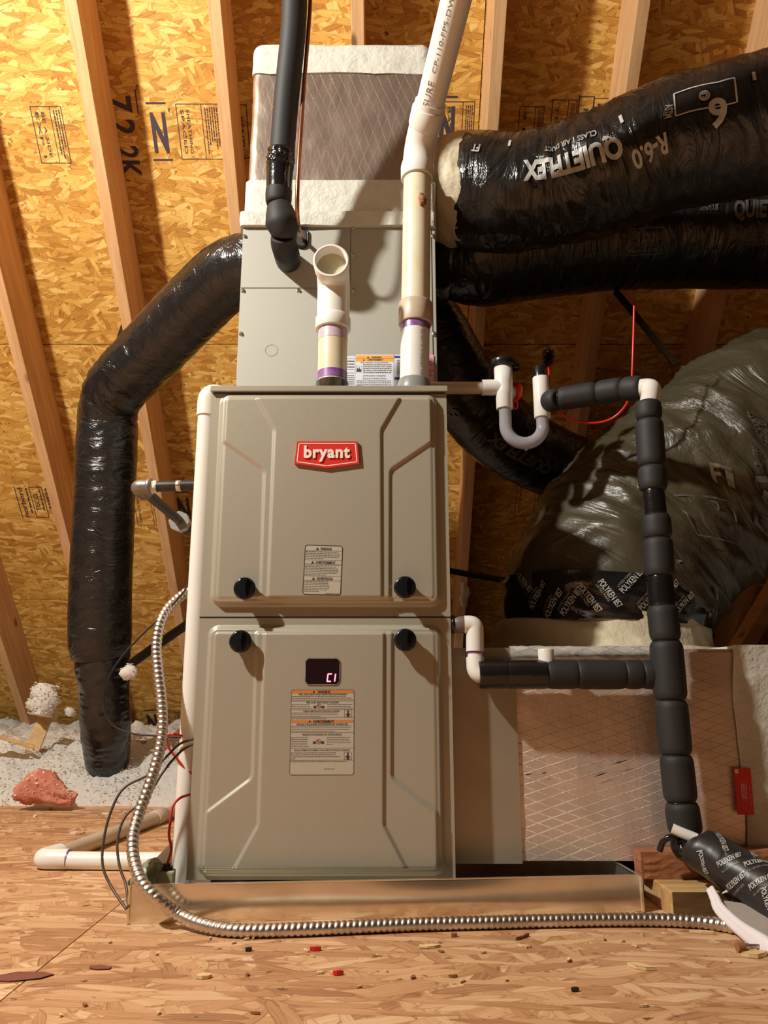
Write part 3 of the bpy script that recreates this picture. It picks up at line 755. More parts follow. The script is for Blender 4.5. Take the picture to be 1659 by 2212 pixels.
m.build('display_window', door_l, label='dark window with red glowing code')
# big label on the lower door
zt_, zb = H-0.0005, H-0.1385
fr = frame((FC-0.0005, YF, (zt_+zb)/2), (1,0,0), (0,0,1), rot=0.004)
m = MB(); HH = (zt_-zb)/2; WW = 0.0535
m.prism(rrect(-WW,-HH,WW,HH,0.004), 0, 0.0003, fr, 'label_beige')
outline(m, fr, rrect(-WW,-HH,WW,HH,0.004), 0.0007, 'soft_ink', 0.0006)
def band(v0, v1, word, u):
    rect(m, fr, -WW+0.0005, v0, WW-0.0005, v1, 'label_orange', 0.0005)
    text(m, fr, word, u, (v0+v1)/2, 0.0042, 'ink', wd=0.022 if len(word) < 9 else 0.035, lift=0.0009, bold=0.02); triangle(m, fr, u-(0.017 if len(word) < 9 else 0.023), (v0+v1)/2, 0.0035, 'ink')
vy = lambda py: HH - (py-658)/(2042-658)*2*HH         # rows read off the photo's label
band(vy(715), vy(660), 'WARNING', 0.002); band(vy(1200), vy(1155), 'AVERTISSEMENT', 0.002)
for row, wd, wt, hh in ((728,'FIRE, EXPLOSION AND ASPHYXIATION HAZARD',0.082,0.0032),(865,'FIRE AND EXPLOSION HAZARD',0.055,0.0032),(1008,'CARBON MONOXIDE POISONING HAZARD',0.062,0.0026),
                        (1225,"RISQUE D'INCENDIE, D'EXPLOSION ET D'ASPHYXIE",0.086,0.0032),(1392,"RISQUE D'INCENDIE OU D'EXPLOSION",0.066,0.0032),(1645,'RISQUE D\'EMPOISONNEMENT PAR LE MONOXYDE DE CARBONE',0.093,0.0026)):
    text(m, fr, wd, 0 if row != 1008 else -0.002, vy(row), hh, 'ink', wd=wt, lift=0.0007, bold=0.01)
for row in (845, 985, 1110, 1360, 1615, 1808): rect(m, fr, -WW, vy(row)-0.0002, WW, vy(row)+0.0002, 'soft_ink', 0.0005)
def rows(u0, u1, ra, rb, n, last=0.7): body(m, fr, u0, u1, vy(rb), vy(ra), n, last=last, k=0.34)
rows(-WW+0.001, WW-0.001, 750, 840, 3, 1.0); rows(-WW+0.001, -0.018, 885, 975, 3, 1.0); rows(0.008, WW-0.001, 885, 975, 3, 1.0)
rows(-WW+0.001, 0.030, 1025, 1110, 3, 0.6); small_print(m, fr, -WW+0.001, 0.008, vy(1135), 0.001, 'soft_ink', rl)
rows(-WW+0.001, WW-0.002, 1240, 1358, 4); rows(-WW+0.001, -0.022, 1430, 1605, 6, 1.0); rows(0.008, WW-0.003, 1430, 1570, 5, 0.25)
rows(-WW+0.001, 0.033, 1675, 1800, 4, 0.1); small_print(m, fr, -WW+0.001, 0.042, vy(1832), 0.0013, 'soft_ink', rl); small_print(m, fr, 0.004, 0.022, vy(1950), 0.0012, 'soft_ink', rl)
def pictos(row):
    cz = vy(row)
    c_ = [(0+0.0035*math.cos(a*PI/8), cz+0.0035*math.sin(a*PI/8)) for a in range(16)]
    outline(m, lambda u,v,d=0: fr(u-0.006,v,d), c_, 0.0008, 'label_red', 0.0009); outline(m, fr, [(-0.0085,cz+0.002),(-0.0035,cz-0.002)], 0.0010, 'ink', 0.0009, closed=False)
    for cx in (-0.013, 0.001):
        m.add([fr(cx-0.0025,cz-0.0035,0.0007), fr(cx+0.0025,cz-0.0035,0.0007), fr(cx+0.002,cz+0.001,0.0007), fr(cx,cz-0.0008,0.0007), fr(cx-0.002,cz+0.0012,0.0007)], [(0,1,3,4),(1,2,3)], 'ink')
pictos(925); pictos(1505)
def bust(row):                                        # small pictogram of a figure breathing fumes
    cz = vy(row); cx = 0.0435
    outline(m, fr, [(cx-0.006,cz-0.006),(cx+0.006,cz-0.006),(cx+0.006,cz+0.006),(cx-0.006,cz+0.006)], 0.0004, 'soft_ink', 0.0006)
    hd = [(cx+0.0014*math.cos(a*PI/5), cz+0.0036+0.0018*math.sin(a*PI/5)) for a in range(10)]
    m.add([fr(u,v,0.0008) for u, v in hd], [tuple(range(10))], 'ink')
    m.add([fr(cx-0.0052,cz-0.0035,0.0008), fr(cx-0.001,cz+0.0015,0.0008), fr(cx+0.001,cz+0.0015,0.0008), fr(cx+0.0052,cz-0.0035,0.0008), fr(cx+0.002,cz-0.0015,0.0008), fr(cx+0.002,cz-0.0055,0.0008), fr(cx-0.002,cz-0.0055,0.0008), fr(cx-0.002,cz-0.0015,0.0008)], [(0,1,7),(1,2,4,7),(2,3,4),(7,4,5,6)], 'ink')
bust(1050); bust(1738)
m.build('warning_label', door_l, label='tall beige label with two orange bands')
# small chips of bright plaster on the lower door
# ------------------------------------------------------------------ evaporator coil cabinet above the furnace
CY = 1.602
coil = thing('coil_cabinet', (FC, 1.85, FZ1), 'light grey sheet metal coil cabinet standing on the furnace under the foil plenum', 'cabinet')
CT_ = H + 1.052
m = MB(); m.box((FXL-0.003,CY,FZ1), (FXR+0.001,2.08,CT_), 'coil_paint'); m.build('casing', coil, bevel=0.0015)
zs = at(600,623,CY).z; xs = at(757,560,CY).x
fr = FD(CY)
PL = FXL-FC-0.003; PR = HW+0.001
m = MB(); r = 0.012
pts = [(PL+0.001,zs+0.001),(xs-FC-0.0015-r,zs+0.001)] + [(xs-FC-0.0015-r+r*math.sin(a*PI/12), zs+0.001+r-r*math.cos(a*PI/12)) for a in range(1,7)] + [(xs-FC-0.0015,CT_-0.004),(PL+0.001,CT_-0.004)]
m.prism(pts, 0, 0.0022, fr, 'coil_paint'); m.build('access_panel', coil, label='upper left panel where the lines enter')
m = MB()
pts = [(PL+0.001,FZ1+0.002),(PR-0.010,FZ1+0.002),(PR-0.010,CT_-0.004),(xs-FC+0.0015,CT_-0.004)] + [(xs-FC+0.0015-r+r*math.cos(a*PI/12), zs+r-0.0015-r*math.sin(a*PI/12)) for a in range(0,7)] + [(PL+0.001,zs-0.0015)]
m.prism(pts, 0, 0.0022, fr, 'coil_paint')
kc = at(587,758,CY); outline(m, fr, [(kc.x-FC+0.0138*math.cos(a*PI/16), kc.z+0.0138*math.sin(a*PI/16)) for a in range(32)], 0.0007, 'soft_ink', 0.0025)
m.build('access_panel', coil, label='large lower panel')
for px, py in ((529,512),(525,629),(645,629),(521,722),(936,511),(938,722),(763,491),(763,553),(764,628),(873,627)):
    p = at(px,py,CY); m = MB(); o = Vector((p.x, CY-0.0022, p.z))
    m.lathe(o, Vector((0,-1,0)), [(0,0.0052),(0.0008,0.0052),(0.0012,0.0035)], 'screw_steel', 16)
    m.lathe(o+Vector((0,-0.001,0)), Vector((0,-1,0)), [(0,0.0036),(0.0036,0.0036),(0.0042,0.003)], 'screw_steel', 6, smooth=False)
    m.build('screw', coil)
# refrigerant line grommet (dark oval with a rim)
g = at(652,517,CY); fr2 = FD(CY-0.0022)
def oval(w_, h_, seg=10): return rrect(g.x-FC-w_, g.z-h_, g.x-FC+w_, g.z+h_, w_*0.96, seg)
m = MB(); m.prism(oval(0.0165,0.0262), 0, 0.0045, fr2, 'black_rubber', True); m.prism(oval(0.0115,0.0205), 0.0045, 0.0050, fr2, 'dark_gap')
P = [(fr2(u,v,0.0045)) for u, v in oval(0.0145,0.024)]; P.append(P[0]); Tube(P, 0.0024, ref=(0.1,-1,0.1)).mesh(m, 'black_rubber', 8)
m.build('grommet', coil)
# data labels low on the front
def onc(px, py): p = at(px,py,CY); return (p.x-FC, p.z)
frl = FD(CY-0.0024)
def sheet(px0, py0, px1, py1, mat, name_label, draw):
    u0, v1 = onc(px0, py0); u1, v0 = onc(px1, py1); m = MB(); w_, h_ = u1-u0, v1-v0
    m.prism(rrect(u0,v0,u1,v1,0.003), 0, 0.0003, frl, mat); draw(m, lambda a, b_, d=0: frl(u0+a*w_, v0+b_*h_, d), w_, h_)
    m.build('data_label', coil, label=name_label)
def fr_rows(m, f, a0, a1, b0, b1, n, w_, h_, ink='soft_ink'):
    for i in range(n):
        b_ = b1-(b1-b0)*(i+0.5)/n; u = a0
        while u < a1-0.01:
            wl = min((0.01+0.05*rl.random()), a1-u); rect(m, f, u, b_-0.28*(b1-b0)/n, u+wl, b_+0.14*(b1-b0)/n, ink, 0.0006); u += wl+0.012
def lab_mid(m, f, w_, h_):
    rect(m, f, 0.01, 0.89, 0.99, 0.985, 'label_bright_orange', 0.0005)
    g_ = lambda a, b_, d=0: f(a/w_, b_/h_, d)
    text(m, g_, 'WARNING', 0.55*w_, 0.957*h_, 0.0042, 'ink', wd=0.022, lift=0.0008, bold=0.02); text(m, g_, 'AVERTISSEMENT', 0.52*w_, 0.915*h_, 0.0042, 'ink', wd=0.036, lift=0.0008, bold=0.02)
    triangle(m, g_, 0.33*w_, 0.957*h_, 0.004, 'ink'); triangle(m, g_, 0.22*w_, 0.915*h_, 0.004, 'ink')
    rect(m, f, 0.01, 0.934, 0.99, 0.937, 'ink', 0.0007)
    text(m, g_, 'FIRE HAZARD / RISQUE DE FEU', 0.5*w_, 0.872*h_, 0.0034, 'ink', wd=0.062, lift=0.0006)
    fr_rows(m, f, 0.2, 0.95, 0.70, 0.855, 5, w_, h_)
    text(m, g_, 'EXPLOSION HAZARD', 0.5*w_, 0.665*h_, 0.0038, 'ink', wd=0.05, lift=0.0006); text(m, g_, "RISQUE D'EXPLOSION", 0.5*w_, 0.62*h_, 0.0038, 'ink', wd=0.052, lift=0.0006)
    fr_rows(m, f, 0.03, 0.93, 0.51, 0.60, 3, w_, h_); fr_rows(m, f, 0.22, 0.97, 0.30, 0.49, 6, w_, h_); fr_rows(m, f, 0.03, 0.97, 0.05, 0.28, 7, w_, h_)
    for b0 in (0.72, 0.41):
        outline(m, g_, [(0.02*w_,b0*h_),(0.16*w_,b0*h_),(0.16*w_,(b0+0.10)*h_),(0.02*w_,(b0+0.10)*h_)], 0.0005, 'soft_ink', 0.0005)
        m.add([f(0.03,b0+0.01,0.0008), f(0.15,b0+0.01,0.0008), f(0.145,b0+0.05,0.0008), f(0.12,b0+0.04,0.0008), f(0.10,b0+0.085,0.0008), f(0.085,b0+0.04,0.0008), f(0.05,b0+0.075,0.0008)], [(0,1,2,3,5,6),(3,4,5)], 'ink')
sheet(768, 767, 851, 905, 'label_white', 'white label headed by an orange warning band', lab_mid)
def lab_l(m, f, w_, h_):
    fr_rows(m, f, 0.55, 0.97, 0.80, 0.94, 3, w_, h_); fr_rows(m, f, 0.55, 0.97, 0.50, 0.70, 6, w_, h_); fr_rows(m, f, 0.5, 0.97, 0.1, 0.45, 8, w_, h_)
    for b_ in (0.95, 0.78, 0.72, 0.48): rect(m, f, 0.05, b_, 0.97, b_+0.006, 'ink', 0.0005)
sheet(722, 770, 766, 905, 'label_white', 'white label printed with a small table', lab_l)
def lab_r(m, f, w_, h_):
    rect(m, f, 0, 0.945, 1, 0.98, 'label_blue', 0.0005); rect(m, f, 0, 0.60, 1, 0.645, 'label_blue', 0.0005)
    fr_rows(m, f, 0.1, 0.9, 0.68, 0.92, 10, w_, h_); fr_rows(m, f, 0.1, 0.9, 0.1, 0.57, 16, w_, h_)
sheet(852, 767, 905, 905, 'label_white', 'white label with blue heading bars', lab_r)
def lab_p(m, f, w_, h_):
    for i, b_ in enumerate((0.88,0.83,0.74,0.70,0.66,0.56,0.52,0.47,0.43,0.36,0.30,0.2,0.15)): rect(m, f, 0.52, b_, 0.75+0.2*(i%3)/2, b_+0.012, 'label_red', 0.0006)
sheet(914, 767, 939, 905, 'label_pink', 'pink label at the right edge', lab_p)

# ------------------------------------------------------------------ foil wrapped supply plenum with taped edges
plen = thing('plenum', (FC, 1.86, CT_), 'foil wrapped supply plenum with white taped edges standing on the coil cabinet', 'plenum')
PT = at(740,90,CY).z; Zb = CT_+0.0005
def wrapbox(m, x0, x1, y0, y1, z0, z1, r, mat, seg=6, nz=1, wob=0.0, sd=0, cap=True, top_r=0.0):
    pts = [(p[0],p[1]) for p in rrect(x0,y0,x1,y1,r,seg)]
    dense = []
    for i in range(len(pts)):
        a = Vector(pts[i]); b_ = Vector(pts[(i+1)%len(pts)]); k = max(1, int((b_-a).length/0.012))
        for j in range(k): dense.append(a.lerp(b_, j/k))
    cx, cy = (x0+x1)/2, (y0+y1)/2; n = len(dense); lv = []
    zsn = [z0+(z1-z0)*i/nz for i in range(nz+1)]
    if top_r:
        zsn = [z for z in zsn if z < z1-top_r] + [z1-top_r+top_r*math.sin(a*PI/12) for a in range(0,7)]
    for z in zsn:
        sh = 0
        if top_r and z > z1-top_r: sh = top_r*(1-math.sqrt(max(0,1-((z-(z1-top_r))/top_r)**2)))
        for p in dense:
            d = Vector((p.x-cx, p.y-cy)); k = 1-sh/max(1e-6,d.length)
            w2 = wob*(noise.noise(Vector((p.x*14+sd,p.y*14,z*14)))+0.5*noise.noise(Vector((p.x*45+sd,p.y*45,z*45))))
            q = Vector((cx,cy)) + d*k + d.normalized()*w2
            lv.append((q.x, q.y, z))
    nl = len(zsn)
    m.add(lv, [(i*n+k, i*n+(k+1)%n, (i+1)*n+(k+1)%n, (i+1)*n+k) for i in range(nl-1) for k in range(n)], mat, True)
    if cap: m.add(lv, [tuple(range(n-1,-1,-1)), tuple((nl-1)*n+k for k in range(n))], mat)
m = MB(); wrapbox(m, FXL+0.002, FXR-0.002, CY+0.002, 2.075, Zb+0.01, PT-0.012, 0.02, 'foil_wrap', nz=40, wob=0.003)
m.build('foil_wrap', plen)
zt1 = at(740,157,CY).z
m = MB(); wrapbox(m, FXL, FXR, CY-0.002, 2.08, zt1, PT, 0.022, 'white_tape', nz=10, wob=0.0028, sd=4, top_r=0.022)
# ragged lower edge of the tape
for i, v in enumerate(m.v):
    if v[2] < zt1+0.002: m.v[i] = (v[0], v[1], v[2] - 0.012*(noise.noise(Vector((v[0]*9,1,v[1]*9)))) - 0.004*noise.noise(Vector((v[0]*90,3,v[1]*90))))
m.build('tape_band', plen, label='white tape over the top edge')
zt2 = at(740,392,CY).z; zb2 = at(740,488,CY-0.01).z
m = MB()
wrapbox(m, FXL-0.004, FXR+0.004, CY-0.005, 2.085, zb2+0.030, zt2, 0.016, 'white_tape', nz=10, wob=0.0022, sd=9, cap=True)
wrapbox(m, FXL-0.009, FXR+0.005, CY-0.012, 2.088, Zb-0.002, Zb+0.034, 0.010, 'white_tape', nz=4, wob=0.0045, sd=19, cap=True)
m.build('tape_band', plen, label='wide wrinkled white tape around the bottom edge')

# ------------------------------------------------------------------ PVC vent stub with an elbow facing the room
VY = 1.452
def vx(px, py, D=VY): return at(px, py, D)
vent = thing('vent_elbow', (at(717,760,VY).x, VY, FZ1), 'white plastic vent stub with an open elbow facing forward on the furnace top', 'pipe')
ax = at(718.5,770,VY).x; R2 = 0.0297
zc1 = at(717,708,VY).z                                        # rim of the elbow socket
m = MB(); m.lathe(Vector((ax,VY,FZ1-0.002)), Vector((0,0,1)), [(0,0.044),(0.006,0.044),(0.010,0.034),(at(717,826,VY).z-FZ1,0.033),(at(717,824,VY).z-FZ1,0.030)], 'black_rubber', 32); m.build('collar', vent)
m = MB(); rod(m, (ax,VY,FZ1+0.01), (ax,VY,zc1+0.004), R2, 'pvc_yellowed', 36); m.build('pipe', vent, label='yellowed stub pipe')
m = MB(); za, zb_ = at(717,823,VY).z, at(717,806,VY).z; m.lathe(Vector((ax,VY,za)), Vector((0,0,1)), [(0,R2+0.0006),(zb_-za,R2+0.0006)], 'purple_primer', 36); m.build('primer_ring', vent, label='purple primer at the collar')
m = MB(); za, zb_ = at(717,738,VY).z, at(717,700,VY).z; m.lathe(Vector((ax,VY,za)), Vector((0,0,1)), [(0,R2+0.0005),(zb_-za,R2+0.0005)], 'lilac_primer', 36); m.build('primer_ring', vent, label='faint purple primer below the elbow')
m = MB(); HR = 0.0362
oz = at(714,562,VY-0.075).z; tz = oz
m.lathe(Vector((ax,VY,zc1-0.006)), Vector((0,0,1)), [(0,0.0312),(0.0,HR-0.001),(0.0015,HR),(0.024,HR),(0.030,0.0335)], 'pvc_white', 40)
P = fillet([(ax,VY,zc1+0.010),(ax,VY,oz+0.002),(ax-0.001,VY-0.10,oz)], 0.042, 14)
cut = [p for p in P if p.y > VY-0.058] + [Vector((ax-0.001,VY-0.058,oz))]
Tube([(*p,0.0335) for p in cut], 0.0335, ref=(1,0,0)).mesh(m, 'pvc_white', 40, cap1=False)
O = Vector((ax-0.001,VY-0.045,oz)); A = Vector((0,-1,0.0))
m.lathe(O, A, [(-0.006,0.0335),(0,0.0352),(0.0285,0.0360),(0.030,0.0352),(0.030,0.0312),(0.0285,0.0306),(-0.008,0.0303),(-0.012,0.026),(-0.03,0.026)], 'pvc_white', 44)
m.build('elbow', vent, label='white elbow with an open socket')
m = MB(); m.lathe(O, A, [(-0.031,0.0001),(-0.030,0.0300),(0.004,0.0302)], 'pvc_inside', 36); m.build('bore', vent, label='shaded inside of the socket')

# ------------------------------------------------------------------ tall PVC exhaust pipe leaning out overhead
VY = 1.482
exh = thing('exhaust_pipe', (at(898,760,VY).x, VY, FZ1), 'tall white plastic exhaust pipe on the furnace top bending out overhead', 'pipe')
a0 = Vector((at(896,770,VY).x, VY, 0)); bx = at(899,560,VY).x
z_ = lambda py: at(898,py,VY).z
X = lambda z: a0.x + (bx-a0.x)*(z-z_(770))/(z_(560)-z_(770))
pz = lambda z: Vector((X(z), VY, z))
RP = 0.0302
m = MB(); m.lathe(pz(FZ1-0.002), Vector((0,0,1)), [(0,0.050),(0.008,0.050),(0.012,0.040),(z_(840)-FZ1,0.0365),(z_(826)-FZ1,0.0335),(z_(820)-FZ1,0.0305)], 'grey_rubber', 36); m.build('collar', exh, label='grey rubber collar')
m = MB(); rod(m, pz(FZ1+0.01), pz(z_(690)), RP, 'pvc_white', 40)
m.build('lower_pipe', exh)
m = MB(); rod(m, pz(z_(716)), pz(z_(697)), RP+0.0006, 'purple_primer', 40); m.build('primer_ring', exh, label='purple primer ring under the coupling')
m = MB(); zz0, zz1 = z_(702), z_(656); L = zz1-zz0
m.lathe(pz(zz0), pz(zz1)-pz(zz0), [(0,0.0310),(0,0.0345),(0.002,0.0355),(L-0.002,0.0355),(L,0.0345),(L,0.0305)], 'pvc_tan', 40); m.build('coupling', exh, label='dusty coupling')
m = MB(); rod(m, pz(z_(662)), pz(z_(372)), RP, 'pvc_yellowed', 40); m.build('middle_pipe', exh, label='yellowed middle length')
# fitting and leaning top length
E = at(905,322,VY); T0 = at(993,-30,1.215); dr = (T0-E).normalized()
m = MB()
P = fillet([pz(z_(385)), E, E+dr*0.10], 0.09, 12)
Tube([(*p,0.0338) for p in P], 0.0338, ref=(1,0,0.2)).mesh(m, 'pvc_white', 40)
L = z_(362)-z_(388)
m.lathe(pz(z_(388)), Vector((0,0,1)), [(0,0.0305),(0,0.0350),(0.0015,0.0360),(0.030,0.0362),(0.040,0.0338)], 'pvc_white', 44)
Q = E+dr*0.052
m.lathe(Q, dr, [(-0.006,0.0338),(0,0.0362),(0.034,0.0365),(0.036,0.0352),(0.036,0.0305)], 'pvc_white', 44)
m.build('bend_fitting', exh, label='slight bend fitting')
m = MB(); za = z_(386); rod(m, pz(za-0.0012), pz(za+0.0004), 0.0356, 'purple_primer', 40); m.build('primer_ring', exh, label='thin purple line under the bend')
m = MB(); rod(m, E+dr*0.05, T0+dr*0.55, RP, 'pvc_white', 40); m.build('upper_pipe', exh)
tt = Tube([E+dr*0.0, T0+dr*0.55], RP, ref=(0,-1,0)); tt.P = [E, E+dr*0.25, T0+dr*0.55]; tt = Tube(tt.P, RP, ref=(0,-1,0))
m = MB(); s0 = 0.098
frt = tube_frame(tt, 0, 0, 1, 1, RP)
ang = -0.10
text(m, lambda u, v, d=0: tt.at(s0+u, 0.0 + v/RP, d), 'SURE', 0.0, 0.002, 0.0135, 'pipe_ink', wd=0.050, lift=0.0006, align='l')
text(m, lambda u, v, d=0: tt.at(s0+0.066+u, 0.0 + v/RP, d), 'CP-110-FPS-DWV  EXT=1', 0.0, 0.002, 0.0085, 'pipe_ink', wd=0.215, lift=0.0006, align='l')
m.build('printed_line', exh)
t3 = Tube([pz(FZ1+0.05), pz(z_(760)), pz(z_(690))], RP, ref=(0,-1,0))
m = MB(); text(m, lambda u, v, d=0: t3.at(u, v/RP, d), 'ELL  CRSING IC-0  LAB TM  F-480', 0.012, -0.013, 0.006, 'pipe_ink', wd=0.125, lift=0.0006, align='l'); m.build('printed_line', exh)

m = MB(); gq = pz(z_(452)) + Vector((0.010,-0.0290,0))
Tube(spline([(*(gq+Vector((0,0,0.018))),0.002),(*(gq+Vector((-0.002,-0.001,0.010))),0.006),(*(gq+Vector((0.001,-0.001,0))),0.0085),(*(gq+Vector((-0.003,0,-0.012))),0.003)],0.001), 0.006, disp=lambda s_, a: 0.0035*noise.noise(Vector((s_*260,math.cos(a)*3,math.sin(a)*3)))).mesh(m, 'chip_brown', 18)
m.build('glue_blob', exh, label='dried brown glue blob')
# ------------------------------------------------------------------ refrigerant lines
def foam_piece(P, r, parent, name='foam_sleeve', mat='black_foam', pinch=0.72, label=None, L=0.012, p0=True, p1=True, step=0.004, seg=24):
    """one sleeve of pipe insulation, drawn in at its ends by the ties"""
    pts = spline([tuple(p) for p in P], step); tot = sum(math.dist(a[:3], b_[:3]) for a, b_ in zip(pts, pts[1:])); s_ = 0; out = []
    for i, p in enumerate(pts):
        if i: s_ += math.dist(pts[i-1][:3], p[:3])
        rr = p[3] if len(p) > 3 else r; k = 1.0
        if p0 and s_ < L: k = pinch+(1-pinch)*math.sqrt(max(0, 1-(1-s_/L)**2))
        if p1 and tot-s_ < L: k = min(k, pinch+(1-pinch)*math.sqrt(max(0, 1-(1-max(0,tot-s_)/L)**2)))
        out.append((*p[:3], rr*k*(1+0.012*math.sin(PI*s_/tot))))
    m = MB(); Tube(out, r, ref=(0.02,-1,0.03)).mesh(m, mat, seg)
    return m.build(name, parent, label=label)
suc = thing('suction_line', at(622,565,CY), 'thick black foam covered refrigerant line dropping from overhead into the coil cabinet', 'pipe')
sp = [at(640,-160,1.325), at(637,-60,1.345), at(634,60,1.38), at(618,220,1.425), at(609,335,1.45)]
foam_piece([(*p,0.0270) for p in sp] + [(*at(606,345,1.452),0.0278)], 0.0278, suc, p0=False, p1=False)
tp = [(*at(608,325,1.447),0.0288), (*at(606,350,1.453),0.0305), (*at(604,372,1.458),0.0290), (*at(603,415,1.466),0.0276)]
pts = spline(tp, 0.002)
m = MB(); Tube(pts, 0.028, disp=lambda s_, a: 0.004*max(0,1-abs(s_-0.018)/0.022)*noise.noise(Vector((s_*170, math.cos(a)*3.2, math.sin(a)*3.2)))*1.6).mesh(m, 'black_tape', 56)
f0 = at(592,345,1.438)
m.add([f0+Vector((0.006,0,0.020)), f0+Vector((-0.009,-0.004,0.005)), f0+Vector((-0.014,-0.004,-0.001)), f0+Vector((-0.004,0,-0.020)), f0+Vector((0.010,0.004,-0.02)), f0+Vector((-0.006,-0.010,0.0))], [(0,1,5),(1,2,5),(2,3,5),(3,4,5),(4,0,5),(4,3,2,1,0)], 'black_tape')
m.build('tape_wrap', suc, label='crumpled shiny black tape')
foam_piece([(*at(603,410,1.465),0.0284), (*at(602,425,1.468),0.0284), (*at(602,441,1.471),0.0277)], 0.029, suc, p0=False, pinch=0.85, L=0.008, step=0.002)
foam_piece([(*at(603,443,1.471),0.0257), (*at(607,468,1.473),0.033), (*at(610,482,1.476),0.0363), (*at(612,498,1.482),0.032), (*at(612,512,1.490),0.0257)], 0.03, suc, pinch=0.9, L=0.006, step=0.002)
foam_piece([(*at(611,510,1.489),0.0262), (*at(613,526,1.505),0.0282), (*at(618,543,1.535),0.0285), (*at(621,556,1.570),0.0285), (*at(623,564,1.5985),0.028)], 0.028, suc, pinch=0.93, L=0.005, step=0.002)
for q, rr in ((at(602.5,442,1.471),0.0253),(at(612,511,1.490),0.0255)):
    m = MB(); Tube([q+Vector((math.cos(a*PI/10)*rr, math.sin(a*PI/10)*rr, 0)) for a in range(21)], 0.0013, ref=(0,0,1)).mesh(m, 'zip_tie', 6); m.build('zip_tie', suc)
ll = [at(674,-170,1.345), at(672,-60,1.37), at(668,40,1.39), at(657,180,1.42), at(648,310,1.42), at(643,400,1.425), at(642,450,1.44), at(644,485,1.475), at(650,506,1.53), at(655,518,1.597)]
m = MB(); Tube(spline(ll, 0.006), 0.0046, ref=(0,-1,0)).mesh(m, 'copper', 14)
m.build('liquid_line', label='thin bare copper line beside the black foam line, entering the dark grommet', cat='pipe')

# ------------------------------------------------------------------ flexible ducts
def film(amp, seed, fs=16, fa=2.0, big=0.4, ridge=0.0):
    def f(s_, a):
        ca, sa = math.cos(a), math.sin(a)
        v = noise.noise(Vector((s_*fs+seed, ca*fa, sa*fa)))
        w_ = 1-abs(noise.noise(Vector((s_*fs*2.3+seed*2, ca*fa*1.3+3, sa*fa*1.3))))*2
        x = 1-abs(noise.noise(Vector((s_*fs*4.5+seed*5, ca*fa*2.8, sa*fa*2.8+7))))*2
        b_ = noise.noise(Vector((s_*4+seed, ca, sa+5)))
        return amp*(v*0.7 + 0.55*w_ + 0.28*x) + big*amp*2*b_ + ridge*math.sin(s_*2*PI/0.032)
    return f
def flex(name, pts, label, mats, disp, segs=84, step=0.006, ref=(0,-1,0), part='duct_jacket', loc=None):
    t = thing(name, loc or Vector(pts[0][:3]), label, 'duct')
    T = Tube(spline(pts, step), 0.1, ref=ref, disp=disp); m = MB(); T.mesh(m, mats, segs); m.build(part, t)
    return t, T
# left run, from the plenum down into the insulation
cl = lambda px, py, D, r: (*at(px,py,D), r)
lp = [(-0.318,1.90,at(560,560,1.90).z,0.075), cl(545,575,1.905,0.086), cl(490,597,1.94,0.093), cl(420,662,2.03,0.094), cl(340,745,2.14,0.095), cl(268,822,2.24,0.094), cl(240,862,2.29,0.090), cl(232,905,2.32,0.088),
      cl(231,960,2.34,0.093), cl(225,1100,2.38,0.094), cl(218,1250,2.42,0.094), cl(216,1370,2.46,0.096), cl(220,1412,2.48,0.090)]
def left_disp(s_, a):
    k = math.exp(-((s_-0.70)/0.14)**2) + 0.9*math.exp(-((s_-0.02)/0.07)**2)
    return film(0.0030,3.1,12,1.2,0.5)(s_,a)*(0.55+2.2*k)
dl, TL = flex('flexible_duct', lp, 'black plastic flexible duct curving down left of the furnace into the insulation', 'black_film', left_disp)
lp2 = [cl(221,1395,2.475,0.083), cl(222,1430,2.48,0.081), cl(226,1500,2.50,0.074), cl(229,1560,2.52,0.075), cl(231,1610,2.56,0.070), cl(234,1665,2.60,0.058), cl(236,1700,2.63,0.03)]
Tt = Tube(spline(lp2, 0.005), 0.07, disp=film(0.0042, 8.8, 26, 1.2, 0.3)); m = MB(); Tt.mesh(m, 'black_tape', 72); m.build('tape_wrap', dl, label='shiny black tape around the lower end')
m = MB(); f0 = at(268,712,2.10)
m.add([at(262,698,2.12), at(268,728,2.12), at(248,765,2.16), at(232,775,2.18), at(250,735,2.15), at(262,698,2.125), at(268,728,2.125), at(248,765,2.165), at(232,775,2.185), at(250,735,2.155)], [(0,1,2,3,4),(9,8,7,6,5),(0,4,9,5),(1,0,5,6),(2,1,6,7),(3,2,7,8),(4,3,8,9)], 'black_tape')
m.build('torn_flap', dl, label='torn flap of black plastic')

